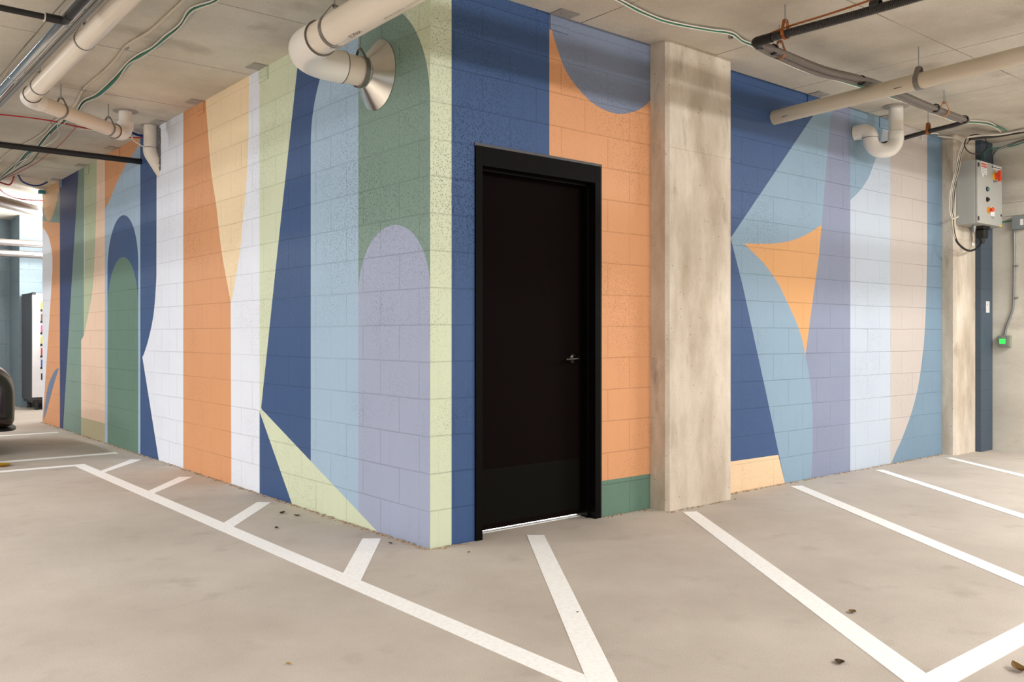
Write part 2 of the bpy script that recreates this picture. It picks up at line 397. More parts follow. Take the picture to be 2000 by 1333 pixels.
def ring(bm, c, axis, r_in, r_out, width, seg=32):
    """flat band around an axis"""
    c, a = Vector(c), Vector(axis).normalized(); u = a.orthogonal().normalized(); v = a.cross(u)
    prof = [(r_in, -width / 2), (r_out, -width / 2), (r_out, width / 2), (r_in, width / 2)]
    R = [[bm.verts.new(c + (u * math.cos(2 * PI * k / seg) + v * math.sin(2 * PI * k / seg)) * rr + a * d) for rr, d in prof] for k in range(seg)]
    for k in range(seg):
        p, q = R[k], R[(k + 1) % seg]
        for j in range(4): bm.faces.new((p[j], q[j], q[(j + 1) % 4], p[(j + 1) % 4]))

def cyl(bm, c, axis, r0, r1, length, seg=24):
    c, a = Vector(c), Vector(axis).normalized()
    sweep(bm, [c, c + a * length], [r0, r1], seg)

def lathe(bm, c, axis, prof, seg=40):
    c, a = Vector(c), Vector(axis).normalized(); u = a.orthogonal().normalized(); v = a.cross(u)
    R = [[bm.verts.new(c + (u * math.cos(2 * PI * k / seg) + v * math.sin(2 * PI * k / seg)) * max(rr, 1e-4) + a * d) for rr, d in prof] for k in range(seg)]
    for k in range(seg):
        p, q = R[k], R[(k + 1) % seg]
        for j in range(len(prof) - 1): bm.faces.new((p[j], q[j], q[j + 1], p[j + 1]))

def text_bm(txt, size, place, extrude=0.0):
    """letters as mesh, each vertex moved by place(x, y) so they lie on a surface"""
    cu = bpy.data.curves.new('txt', 'FONT'); cu.body = txt; cu.size = size; cu.resolution_u = 3; cu.fill_mode = 'FRONT'
    o = bpy.data.objects.new('txt', cu); COL.objects.link(o)
    dg = bpy.context.evaluated_depsgraph_get(); me = bpy.data.meshes.new_from_object(o.evaluated_get(dg))
    bm = BM(); bm.from_mesh(me); bpy.data.objects.remove(o); bpy.data.curves.remove(cu); bpy.data.meshes.remove(me)
    for v in bm.verts: v.co = place(v.co.x, v.co.y)
    return bm

# ---------------------------------------------------------------- mural walls
def L2(px, py): p = onX(px, py); return (p.y, p.z)
def R2(px, py): p = onY(px, py); return (p.x, p.z)
def LY(px): return onX(px, 656).y
def RX(px): return onY(px, 656).x
def cat2(pts, n=6):
    return [(v.x, v.y) for v in spline([Vector((a, b, 0)) for a, b in pts], n)]
def arch(c, r, spring, n=28, bottom=0.0, rv=None):
    rv = rv or r
    return [(c - r, bottom)] + [(c - r * math.cos(PI * k / n), spring + rv * math.sin(PI * k / n)) for k in range(n + 1)] + [(c + r, bottom)]
LEND = 9.19; ZT = CEIL + 0.02

def stripe(u0, u1, z0=-0.02, z1=ZT): return [(u0, z0), (u1, z0), (u1, z1), (u0, z1)]

SKY0, GRN, CORN = LY(608), LY(700), 0.0
cY = [LY(x) for x in (117, 158.4, 165, 189, 205, 210, 270, 274, 306, 358, 452, 507)]
y117, y158, y165, y189, y205, y210, y270, y274, y306, y358, y452, y507 = cY
T = 3.3; Bt = -0.1
left_regions = [
    ('white', stripe(0, LEND)),
    # far end: pale, orange, half disc, leaf
    ('orange', [(y117, Bt), (LEND, Bt), (LEND, 0.05)] + cat2([L2(87, 767), L2(100.5, 560), L2(102.5, 520), L2(101.5, 495), L2(96, 466), L2(88, 450)]) + [(LEND, 2.62), (LEND, 2.75), (y117, 2.75)]),
    ('dark_green', [(y117, T), (y117, L2(117, 436)[1]), (L2(100, 434)), (LEND, L2(84, 431)[1]), (LEND, T)]),
    ('tan', [(LEND, T), (LEND, L2(84, 395)[1])] + cat2([L2(84.5, 405), L2(88, 422), L2(94, 432), L2(101, 425), L2(109, 402), L2(114.5, 375), L2(116, 360)]) + [L2(116.4, 345), (LY(116.4), T)]),
    ('bluegrey', cat2([L2(115, 720), L2(109, 722), L2(102, 734), L2(93, 758), L2(85.5, 809)]) + [L2(84.5, 822), L2(90, 809), L2(105, 752)]),
    # green behind, navy slanted
    ('dark_green', stripe(y158, y117)),
    ('ink', [(y117, T), (y117, Bt), L2(122.5, 850), L2(139.5, 560), L2(152.7, 347), L2(155, 300)]),
    ('sage', [(y189 + 0.25, T), (y165 + 0.0, T), (y165, 2.0), L2(164, 560), L2(163.5, 656), L2(200, 600), (y189 - 0.5, T)]),
    ('peach', [(y205, Bt), (y158, Bt), L2(158.4, 665)] + cat2([L2(163.5, 656), L2(172.5, 614), L2(181.5, 560), L2(185.5, 480), L2(188, 407), L2(188.8, 330)]) + [(y189, T), (y205, T)]),
    ('khaki', [(y205, Bt), (y158, Bt), (y158, 0.205), (y205, 0.205)]),
    ('dark_green', [(y158, Bt), (y158, L2(158.4, 665)[1]), L2(163.5, 656), (y165, T), L2(154, 300), L2(152.7, 347), L2(139.5, 560), L2(122.5, 850)]),
    # arch panel
    ('sky', stripe(y274, y205)),
    ('orange', [(y205, T), (LY(273), T)] + cat2([L2(273, 281), L2(258, 304), L2(246.6, 320), L2(226, 362), L2(215, 389), L2(206, 407)]) + [(y205, L2(205, 409)[1])]),
    ('navy', arch((y210 + y270) / 2, (y210 - y270) / 2, 1.87, bottom=Bt)),
    ('forest', arch((y210 + y270) / 2, (y210 - y270) / 2, 1.44, bottom=Bt)),
    ('navy', [(y274, Bt), (y274, T), (y306, T)] + [L2(305.5, 540)] + cat2([L2(304.5, 560), L2(300, 614), L2(291, 659), L2(282, 689), L2(278, 698)]) + [L2(310.5, 902), L2(311, 910)]),
    ('orange', [(y452, Bt), (y358, Bt), (y358, T)] + [L2(400, 150)] + cat2([L2(402, 200), L2(406, 257), L2(413, 340), L2(421.7, 397), L2(433, 493), L2(445, 560), L2(450.5, 590)])),
    ('cream', cat2([L2(450.5, 590), L2(445, 560), L2(433, 493), L2(421.7, 397), L2(413, 340), L2(406, 257), L2(402, 200)]) + [L2(400, 150), L2(488, 100)] +
        cat2([L2(486.5, 145), L2(485.5, 230), L2(485, 280), L2(480.5, 370), L2(473, 445), L2(467.6, 499), L2(453.5, 585)])),
    # lime star
    ('lime', [(y507, L2(507, 800)[1]), (y507, T), (0.3, T), L2(510, 797)]),
    ('navy', [L2(510, 797), L2(541, 500), L2(581, 130), L2(585, 60), (SKY0, T), (SKY0, Bt)]),
    ('navy', [(y507, Bt), (y507, L2(507, 803)[1]), L2(610, 1000), (0.5, Bt)]),
    ('lime', [(0, 2.0), (0, T), (1.40, T), (1.40, 2.9), (0.9, 2.9), (0.4, 2.5)]),
    ('navy', [(1.40, T), (1.1, T), (1.1, 2.4), (1.40, 2.4)]),
    ('sky', [(GRN, T - .05)] + [(0.70 + 0.70 * math.sin(PI / 2 * k / 20), 2.43 + 0.70 * math.cos(PI / 2 * k / 20)) for k in range(21)] + [(1.40, Bt), (GRN, Bt)]),
    ('dark_green', [(GRN, Bt), (GRN, 3.13)] + [(0.70 - 0.70 * math.sin(PI / 2 * k / 20), 2.43 + 0.70 * math.cos(PI / 2 * k / 20)) for k in range(21)] + [(0, Bt)]),
    ('violet', arch(GRN / 2, GRN / 2, 1.797 - GRN / 2, bottom=Bt)),
    ('lime', [L2(508.5, 797), L2(745, 1047.5), (LY(745), Bt), (LY(575), Bt), L2(572, 990), L2(507.5, 806)]),
]
x_lime, x_slate0, x_c0 = RX(882), RX(1073), 1.782
curve_slate = cat2([R2(1074, 36), R2(1080, 68), R2(1087, 90), R2(1102, 132), R2(1123, 165), R2(1150, 195), R2(1177, 213), R2(1207, 222.6), R2(1237, 218.5), R2(1258, 208), R2(1270, 196)])
x1428, x1661, x1739, x1811, x1840 = 2.50, RX(1660.7), RX(1739), RX(1811), 6.045
star = [R2(1453, 476)] + cat2([R2(1481, 476.5), R2(1514, 475.6), R2(1550, 469), R2(1580, 455.5), R2(1605, 439)])
star_r = [R2(1603, 460), R2(1599.5, 500), R2(1591, 560), R2(1573, 695)]
star_l = cat2([R2(1573, 695), R2(1568, 669), R2(1558, 636), R2(1542, 600), R2(1523, 560), R2(1515, 547), R2(1492.5, 515.6), R2(1453, 476)])
right_regions = [
    ('lime', stripe(-0.01, 7.2)),
    ('navy', stripe(x_lime, x_slate0)),
    ('orange', stripe(x_slate0, 2.2)),
    ('forest', stripe(1.2, 2.2, -0.02, 0.232)),
    ('slate', [(x_slate0 + .004, T)] + curve_slate + [(2.1, 2.9), (2.1, T)]),
    ('navy', stripe(2.2, RX(1700))),
    ('aqua', [R2(1427, 465), R2(1592, 220), R2(1640, 148), (x1661, T), (x1661, Bt), R2(1533, 944), R2(1500.6, 788), R2(1451, 560)]),
    ('apricot', [(2.2, Bt), (2.2, 0.236), R2(1520, 889), R2(1533, 944), R2(1536, 960)]),
    ('dusk', [(x1661, T), R2(1627, 180), R2(1623.5, 220), R2(1610, 370), R2(1605, 439), R2(1573, 695)] + cat2([R2(1573, 695), R2(1580, 732), R2(1586, 791), R2(1587, 834), R2(1586.5, 890), R2(1584, 940)]) + [(RX(1583), Bt), (x1661, Bt)]),
    ('bright_orange', star + star_r + star_l),
    ('ice', stripe(x1661, x1739)),
    ('aqua', [(x1661, T), R2(1660.7, 391)] + cat2([R2(1661, 391), R2(1679, 373), R2(1695.5, 349), R2(1706, 322), R2(1712, 304), R2(1718, 280), R2(1727, 244)]) + [(RX(1727), T)]),
    ('blush', stripe(x1739, x1811)),
    ('teal', [(x1840 + 1.2, T), (x1811, T)] + cat2([R2(1811, 480), R2(1809.5, 560), R2(1808, 609.5), R2(1804, 675.5), R2(1794, 751), R2(1781, 804), R2(1763, 854), R2(1750, 883), R2(1741, 905)]) + [(RX(1738), Bt), (x1840 + 1.2, Bt)]),
]

def pip(x, y, poly):
    c = False; j = len(poly) - 1
    for i in range(len(poly)):
        xi, yi = poly[i]; xj, yj = poly[j]
        if (yi > y) != (yj > y) and x < (xj - xi) * (y - yi) / (yj - yi) + xi: c = not c
        j = i
    return c

def mural(name, u0, u1, regions, to3, ushift, holes=(), extra=None):
    """one wall face divided along the painted outlines; UV in metres"""
    vs, es = [], []
    def addp(poly):
        s = len(vs); n = len(poly); vs.extend(Vector(p) for p in poly); es.extend((s + i, s + (i + 1) % n) for i in range(n))
    outline = [(u0, 0), (u1, 0), (u1, CEIL), (u0, CEIL)]
    addp(outline)
    for h in holes: addp(h)
    for _, p in regions: addp(p)
    r = delaunay_2d_cdt(vs, es, [], 0, 1e-5)
    names = list(dict.fromkeys(n for n, _ in regions)); bm = BM(); uvl = bm.loops.layers.uv.new('UVMap')
    bv = {}
    for f in r[2]:
        cx = sum(r[0][i].x for i in f) / len(f); cy = sum(r[0][i].y for i in f) / len(f)
        if not pip(cx, cy, outline) or any(pip(cx, cy, h) for h in holes): continue
        m = 0
        for n, p in regions:
            if pip(cx, cy, p): m = names.index(n)
        q = []
        for i in f:
            if i not in bv: bv[i] = bm.verts.new(to3(r[0][i].x, r[0][i].y))
            q.append(bv[i])
        try: fc = bm.faces.new(q)
        except ValueError: continue
        fc.material_index = m
        for lp, i in zip(fc.loops, f): lp[uvl].uv = (r[0][i].x + ushift, r[0][i].y + 2.032)
    if extra: extra(bm, uvl, names)
    return obj(name, bm, ['paint_' + n for n in names])

def quad(bm, uvl, pts, uvs, mi):
    f = bm.faces.new([bm.verts.new(p) for p in pts]); f.material_index = mi
    for lp, uv in zip(f.loops, uvs): lp[uvl].uv = uv

def left_extra(bm, uvl, names):
    i = names.index('white')
    quad(bm, uvl, [(0, LEND, 0), (0.2, LEND, 0), (0.2, LEND, CEIL), (0, LEND, CEIL)][::-1], [(0, 0), (.2, 0), (.2, CEIL), (0, CEIL)], i)
    quad(bm, uvl, [(0.2, 0.2, 0), (0.2, LEND, 0), (0.2, LEND, CEIL), (0.2, 0.2, CEIL)], [(0, 0), (9, 0), (9, CEIL), (0, CEIL)], i)
wl = mural('wall_left', 0, LEND, left_regions, lambda u, z: (0, u, z), -0.31 + 4.064, extra=left_extra)
meta(wl, 'left block wall with stripes and arches of the mural, running back from the corner', kind='structure')

DO0, DO1, DTOP = 0.303, 1.303, 2.235       # door opening in the right wall
def right_extra(bm, uvl, names):
    i = names.index('navy')
    for x in (DO0, DO1):
        quad(bm, uvl, [(x, 0, 0), (x, 0.2, 0), (x, 0.2, DTOP), (x, 0, DTOP)], [(0, 0), (.2, 0), (.2, 2), (0, 2)], i)
    quad(bm, uvl, [(DO0, 0, DTOP), (DO0, 0.2, DTOP), (DO1, 0.2, DTOP), (DO1, 0, DTOP)], [(0, 0), (.2, 0), (.2, 2), (0, 2)], i)
    for a, b, z0, z1 in ((0.2, DO0, 0, CEIL), (DO0, DO1, DTOP, CEIL), (DO1, 6.9, 0, CEIL)):
        quad(bm, uvl, [(a, .2, z0), (b, .2, z0), (b, .2, z1), (a, .2, z1)], [(0, 0), (1, 0), (1, 1), (0, 1)], i)
hole = [(DO0, -0.001), (DO1, -0.001), (DO1, DTOP), (DO0, DTOP)]
wr = mural('wall_right', 0, 6.9, right_regions, lambda u, z: (u, 0, z), 4.064 + 0.25, holes=(hole,), extra=right_extra)
meta(wr, 'right block wall of the mural with the black door', kind='structure')

# rest of the shell
def block_wall(name, u0, u1, to3, mat, z0=0, z1=CEIL, depth=None):
    bm = BM(); uvl = bm.loops.layers.uv.new('UVMap')
    quad(bm, uvl, [to3(u0, z0), to3(u1, z0), to3(u1, z1), to3(u0, z1)], [(u0, z0), (u1, z0), (u1, z1), (u0, z1)], 0)
    return bm
bx('floor', (-16, 14, -14, 20, -0.2, 0), 'concrete_floor')['kind'] = 'structure'
bx('ceiling', (-16, 14, -14, 20, CEIL, CEIL + 0.25), 'concrete_ceiling')['kind'] = 'structure'
bx('wall_end', (6.78, 7.0, -14, 0.2, 0, CEIL), 'concrete_wall')['kind'] = 'structure'
# formwork fins on the end wall
for n_, z_ in ((1, 2.36), (2, 2.495)):
    p0 = onX(1990, 400, 6.78)
    o = bx('trim_%d' % n_, (6.765, 6.78, -3.0, -0.18, z_, z_ + 0.012), 'concrete_wall'); o['kind'] = 'structure'

def block_box(name, x0, x1, y0, y1, mat, z0=0, z1=CEIL, uo=0.0):
    bm = BM(); uvl = bm.loops.layers.uv.new('UVMap'); fs = box(bm, x0, x1, y0, y1, z0, z1)
    bm.normal_update()
    for f in bm.faces:
        for lp in f.loops:
            c = lp.vert.co
            lp[uvl].uv = ((c.y if abs(f.normal.x) > .5 else c.x) + uo, (c.z if abs(f.normal.z) < .5 else c.y) + 2.032)
    return obj(name, bm, mat)
block_box('wall_pier', 6.50, 6.775, -0.175, -0.002, 'paint_steel_blue', uo=0.2)['kind'] = 'structure'
# blue block walls far behind the left corner
block_box('wall_far', 0.269, 6.0, 12.12, 12.9, 'paint_pale_block')['kind'] = 'structure'
block_box('wall_back', -7.0, 0.3, 12.9, 13.2, 'paint_pale_block')['kind'] = 'structure'
bx('wall_inner', (1.6, 1.8, 0.2, 9.0, 0, CEIL), 'concrete_wall')['kind'] = 'structure'

# ---------------------------------------------------------------- door
dr = thing('door_1', 'black steel door in a black frame between navy and orange paint', 'door', (0.803, 0.02, 0)); dr['kind'] = 'structure'
FO0, FO1, FI0, FI1, FT, FH = 0.303, 1.303, 0.352, 1.252, 2.235, 2.125
bm = BM()
for x0, x1 in ((FO0, FI0), (FI1, FO1)):
    box(bm, x0, x1, -0.012, 0.045, 0, FT if x0 > 0 else FT, bevel=0.002)
box(bm, FI0, FI1, -0.012, 0.045, FH, FT, bevel=0.002)
# stop behind the rabbet
box(bm, FO0, FI0 + 0.016, 0.045, 0.062, 0, FH); box(bm, FI1 - 0.016, FO1, 0.045, 0.062, 0, FH); box(bm, FI0, FI1, 0.045, 0.062, FH - 0.016, FT)
box(bm, FO0, FI0, 0.062, 0.19, 0, FT); box(bm, FI1, FO1, 0.062, 0.19, 0, FT); box(bm, FI0, FI1, 0.062, 0.19, FH, FT)
obj('door_frame', bm, 'frame_paint', dr)
bm = BM(); box(bm, FO1, FO1 + 0.014, -0.006, 0.0, 0, FT + 0.016); box(bm, FO0 - 0.004, FO1, -0.006, 0, FT, FT + 0.016)
obj('caulk_bead', bm, 'door_edge', dr)
leaf = bx('door_leaf', (FI0 + 0.003, FI1 - 0.003, 0.115, 0.16, 0.018, FH - 0.003), 'door_paint', dr, bevel=0.002)
bx('kick_plate', (FI0 + 0.03, FI1 - 0.02, 0.1125, 0.1149, 0.05, 0.375), 'kick_plate', dr)
for z in (0.058, 0.367):
    for k in range(6):
        bm = BM(); cyl(bm, (FI0 + 0.05 + k * 0.155, 0.1127, z), (0, -1, 0), 0.004, 0.003, 0.002, 10); obj('screw', bm, 'handle_metal', dr, True)
hx, hz = 1.180, 1.015
hb = BM(); lathe(hb, (hx, 0.115, hz), (0, -1, 0), [(0, 0), (0.036, 0), (0.036, 0.006), (0.03, 0.012), (0.014, 0.014), (0.013, 0.045), (0, 0.045)], 28)
bmesh.ops.recalc_face_normals(hb, faces=hb.faces)
h = obj('door_handle', hb, 'handle_metal', dr, True)
tube('lever', fillet([(hx, 0.072, hz), (hx + 0.006, 0.062, hz), (hx - 0.09, 0.058, hz - 0.004), (hx - 0.11, 0.066, hz - 0.004)], 0.01), [0.0095] * 1 and 0.009, 'handle_metal', h, 12)
for z, yy in ((0.42 - 0.20, 0.09), (1.18, 0.09), (1.80, 0.09)):
    bm = BM(); cyl(bm, (FI1 - 0.0005, yy, z), (-1, 0, 0), 0.009, 0.007, 0.004, 16); obj('door_silencer', bm, 'handle_metal', dr, True)
bx('lit_gap_strip', (FI0, FI1, 0.118, 0.19, 0.0, 0.004), 'label_white', dr)  # white strip added so the gap under the door looks lit

# ---------------------------------------------------------------- concrete columns
def column(name, x0, x1, y0, label, ch=0.022, joint=2.41):
    bm = BM()
    prof = [(x0, 0.0), (x0, y0 + ch), (x0 + ch, y0), (x1 - ch * .3, y0), (x1, y0 + ch * .3), (x1, 0.0)]
    zs = [0, joint - 0.006, joint, joint + 0.006, 2.9, CEIL]; off = [0, 0, 0.004, 0, 0, 0]
    rows = []
    for z, d in zip(zs, off):
        rows.append([bm.verts.new((x, y + (d if y < -0.01 else 0), z)) for x, y in prof])
    for a, b in zip(rows, rows[1:]):
        for k in range(len(prof) - 1): bm.faces.new((a[k], a[k + 1], b[k + 1], b[k]))
    bm.faces.new(rows[-1]); bm.faces.new(rows[0][::-1])
    o = obj(name, bm, 'concrete_column'); return meta(o, label, 'column')
column('concrete_column', 1.782, 2.467, -0.150, 'wide bare concrete column between the black door and the navy star section of the mural')
column('concrete_column', 6.045, 6.498, -0.125, 'bare concrete column carrying the grey electrical cabinet at the right end', joint=2.1)

# ---------------------------------------------------------------- painted parking lines
LINE_T = [0.0012]
def line(pts, label, group=None):
    LINE_T[0] += 0.00015; bm = BM(); a = [bm.verts.new((x, y, 0.0)) for x, y in pts]; b = [bm.verts.new((x, y, LINE_T[0])) for x, y in pts]
    n = len(pts); bm.faces.new(b)
    for i in range(n): bm.faces.new((a[i], a[(i + 1) % n], b[(i + 1) % n], b[i]))
    bmesh.ops.recalc_face_normals(bm, faces=bm.faces)
    o = obj('parking_line', bm, 'line_paint'); meta(o, label, 'painted line', group or 'white parking lines on the floor'); return o
line([(-0.60, -2.6), (-0.60, 4.55), (-0.60, 4.64), (-0.70, 4.64), (-0.70, -2.6)], 'long white line running parallel to the left mural wall from the foreground')
for (tip, base), which in zip((((-0.185, 4.67, -0.102, 4.60), (-0.60, 4.10, -0.60, 3.99)), ((-0.196, 3.345, -0.113, 3.272), (-0.60, 2.83, -0.60, 2.70)),
                               ((-0.157, 1.893, -0.087, 1.822), (-0.60, 1.375, -0.60, 1.225)), ((-0.156, 0.452, -0.074, 0.386), (-0.60, -0.13, -0.60, -0.30))),
                              ('farthest short white hatch stroke off the long line, beside the far navy paint', 'short white hatch stroke in front of the orange stripe of the left wall',
                               'short white hatch stroke in front of the lime triangle tip', 'nearest short white hatch stroke, pointing at the building corner')):
    line([(tip[0], tip[1]), (tip[2], tip[3]), (base[2], base[3]), (base[0], base[1])], which)
line([(-0.70, 4.64), (-6, 4.74), (-6, 4.62), (-0.70, 4.54)], 'white bay line running left from the far end of the long line')
line([(-0.15, 5.30), (-6, 5.30), (-6, 5.19), (-0.15, 5.19)], 'white bay line on the near side of the dark car')
line([(-0.15, 7.69), (-6, 7.69), (-6, 7.59), (-0.15, 7.59)], 'white bay line on the far side of the dark car')
def diag(x0, y0, x1, y1, x2, y2, x3, y3, label): line([(x0, y0), (x1, y1), (x2, y2), (x3, y3)], label)
diag(0.621, -0.082, 0.699, -0.146, -0.561, -1.930, -0.640, -1.866, 'white diagonal line running from the black door to the bottom edge')
diag(1.848, -0.221, 1.934, -0.271, 0.300, -2.560, 0.175, -2.545, 'white diagonal line starting at the wide column')
diag(3.265, -0.107, 3.356, -0.154, 1.686, -2.55, 1.560, -2.55, 'white diagonal line starting below the aqua and apricot paint')
diag(4.548, -0.109, 4.614, -0.148, 2.86, -2.55, 2.73, -2.55, 'white diagonal line starting below the blush stripe')
diag(5.788, -0.143, 5.845, -0.185, 4.20, -2.55, 4.07, -2.55, 'white diagonal line starting at the column with the cabinet')
line([(0.10, -2.55), (6.0, -2.55), (6.0, -2.65), (0.10, -2.65)], 'white cross line in the bottom right corner closing the diagonal bays')

# ---------------------------------------------------------------- steel clip angles at the wall head
def clip(name_side, u, wdt, paintname, label):
    L_ = name_side == 'L'
    t = thing('clip_angle', label, 'bracket', (0, u, CEIL) if L_ else (u, 0, CEIL), 'steel clip angles at the head of the mural walls')
    if L_:
        bx('ceiling_plate', (-0.11, 0.0, u - wdt / 2, u + wdt / 2, CEIL - 0.007, CEIL - 0.0005), 'bare_steel', t)
        o = block_box('wall_plate', -0.009, -0.0005, u - wdt / 2, u + wdt / 2, 'paint_' + paintname, CEIL - 0.10, CEIL - 0.007)
    else:
        bx('ceiling_plate', (u - wdt / 2, u + wdt / 2, -0.11, 0.0, CEIL - 0.007, CEIL - 0.0005), 'bare_steel', t)
        o = block_box('wall_plate', u - wdt / 2, u + wdt / 2, -0.009, -0.0005, 'paint_' + paintname, CEIL - 0.10, CEIL - 0.007)
    o.parent = t; o.matrix_parent_inverse = t.matrix_basis.inverted()
    for s in (-0.25, 0.25):
        c = (-0.055, u + s * wdt, CEIL - 0.007) if L_ else (u + s * wdt, -0.055, CEIL - 0.007)
        bm = BM(); cyl(bm, c, (0, 0, -1), 0.006, 0.005, 0.005, 8); obj('bolt', bm, 'zinc', t)
clip('L', 2.135, 0.15, 'lime', 'steel clip angle above the lime stripe left of the large pipe')
clip('L', 3.385, 0.15, 'orange', 'steel clip angle above the orange and cream stripes')
clip('L', 4.30, 0.15, 'white', 'steel clip angle above the white stripe behind the stained downpipe')
clip('L', 5.75, 0.15, 'orange', 'steel clip angle above the orange corner of the arch panel')
clip('L', 6.95, 0.15, 'sage', 'steel clip angle above the sage stripe')
clip('L', 8.17, 0.15, 'bluegrey', 'steel clip angle nearest the far end of the left wall')
clip('R', 0.948, 0.15, 'slate', 'steel clip angle above the slate disc over the door')
clip('R', 3.75, 0.15, 'navy', 'steel clip angle behind the beige pipe right of the column')
clip('R', 4.90, 0.15, 'aqua', 'steel clip angle behind the white trap pipe')

# ---------------------------------------------------------------- hangers
def hanger(c, axis, r, label, mat_rod='zinc', mat_band='strap_steel', band=0.022, top=CEIL, group='clevis hangers holding the pipes', name='pipe_hanger'):
    c = Vector(c); a = Vector(axis).normalized(); a = Vector((a.x, a.y, 0)).normalized(); s = a.cross(Vector((0, 0, 1)))
    t = thing(name, label, 'pipe hanger', (c.x, c.y, top), group)
    zr = r + 0.045
    bm = BM(); sweep(bm, [(c.x, c.y, top - 0.001), (c.x, c.y, c.z + zr - 0.012)], 0.0048, 10)
    obj('rod', bm, mat_rod, t, True)
    bm = BM(); cyl(bm, (c.x, c.y, c.z + zr - 0.002), (0, 0, 1), 0.010, 0.010, 0.008, 6); cyl(bm, (c.x, c.y, c.z + zr - 0.016), (0, 0, 1), 0.010, 0.010, 0.008, 6)
    obj('nut', bm, mat_rod, t)
    # teardrop band: around the pipe, meeting at the rod
    pts = []
    for k in range(25):
        th = math.radians(-218 + (256) * k / 24)
        pts.append((math.cos(th) * (r + 0.002), math.sin(th) * (r + 0.002)))
    pts = [(-0.013, zr - 0.004)] + pts[0:] + [(0.013, zr - 0.004)]
    bm = BM(); th_ = 0.0035; R = []
    for i, (u, v) in enumerate(pts):
        n = Vector((u, v)).normalized()
        row = []
        for w_, q in ((-band / 2, 0), (band / 2, 0), (band / 2, th_), (-band / 2, th_)):
            row.append(bm.verts.new(c + s * (u + n.x * q) + Vector((0, 0, v + n.y * q)) + a * w_))
        R.append(row)
    for p, q in zip(R, R[1:]):
        for j in range(4): bm.faces.new((p[j], p[(j + 1) % 4], q[(j + 1) % 4], q[j]))
    bm.faces.new(R[0][::-1]); bm.faces.new(R[-1])
    top_q = [bm.verts.new(c + s * u + Vector((0, 0, zr - 0.006 + dz)) + a * w_) for dz in (0, th_) for u, w_ in ((-0.015, -band / 2), (0.015, -band / 2), (0.015, band / 2), (-0.015, band / 2))]
    for q in ((0, 3, 2, 1), (4, 5, 6, 7), (0, 1, 5, 4), (1, 2, 6, 5), (2, 3, 7, 6), (3, 0, 4, 7)): bm.faces.new([top_q[i] for i in q])
    bmesh.ops.recalc_face_normals(bm, faces=bm.faces)
    obj('band', bm, mat_band, t)
    return t

# ---------------------------------------------------------------- large beige pipe with steel cone on the left wall
t = thing('drain_pipe', 'large beige plastic pipe with elbow entering the dark green arch through a steel cone', 'pipe', (-0.55, 0.55, 2.705))
P0, PE, PW = Vector((-0.55, -3.4, 2.76)), Vector((-0.55, 0.55, 2.705)), Vector((0.05, 0.55, 2.697))
tube('straight_pipe', [P0, (-0.55, 0.25, 2.708)], 0.084, 'pvc_beige', t, 40)
bm = BM(); path = fillet([(-0.55, 0.20, 2.7083), PE, (-0.235, 0.55, 2.701)], 0.24, 16)
sweep(bm, path, 0.0925, 40); obj('elbow', bm, 'pvc_white', t, True)
for c, ax in (((-0.55, 0.198, 2.7085), (0, 1, 0)), ((-0.233, 0.55, 2.701), (1, 0, 0))):
    bm = BM(); ring(bm, c, ax, 0.080, 0.0935, 0.005, 40); obj('joint_line', bm, 'cement', t, True)
tube('wall_pipe', [(-0.27, 0.55, 2.7015), (0.02, 0.55, 2.697)], 0.084, 'pvc_beige', t, 40)
bm = BM(); lathe(bm, (0, 0.55, 2.698), (-1, 0, 0), [(0.205, 0.0), (0.206, 0.006), (0.088, 0.085), (0.086, 0.10), (0.0845, 0.10)], 64)
bmesh.ops.recalc_face_normals(bm, faces=bm.faces)
cone = obj('escutcheon_cone', bm, 'spun_aluminium', t, True)
bm = BM(); ring(bm, (-0.105, 0.55, 2.698), (1, 0, 0), 0.084, 0.0895, 0.022, 40); obj('clamp_band', bm, 'strap_steel', t, True)
# print along the pipe (read from the near side)
def on_pipe(y_start, ang0, r=0.0850):
    def f(tx, ty):
        th = ang0 + ty / r
        y = y_start + tx
        zc = 2.708 + (0.25 - y) * 0.01425
        return Vector((-0.55 - math.sin(th) * r, y, zc - math.cos(th) * r))
    return f
ANG = math.radians(-2)
bm = text_bm('NAPCO', 0.032, on_pipe(-0.225, ANG)); obj('print', bm, 'print_black', t)
bm = text_bm('2465-H-704', 0.017, on_pipe(0.005, ANG)); obj('print', bm, 'print_grey', t)
f_ = on_pipe(0, ANG)
for y0_, y1_, v_ in ((-0.10, -0.01, 0.006), (-0.92, -0.62, 0.006)):
    bm = BM(); q = [bm.verts.new(f_(y, v)) for y, v in ((y0_, v_), (y1_, v_), (y1_, v_ + 0.0012), (y0_, v_ + 0.0012))]; bm.faces.new(q); obj('print', bm, 'print_grey', t)
bm = text_bm('A - PVC 6 IN. DWV PIPE', 0.016, on_pipe(-0.60, ANG)); obj('print', bm, 'print_grey', t)
hanger((-0.55, 0.05, 2.7105), (0, 1, 0), 0.084, 'hanger rod and strap around the large beige pipe')
hanger((-0.055 - 0.062, 0.55, 2.698), (1, 0, 0), 0.0895, 'hanger rod holding the large beige pipe at its steel cone', band=0.016)

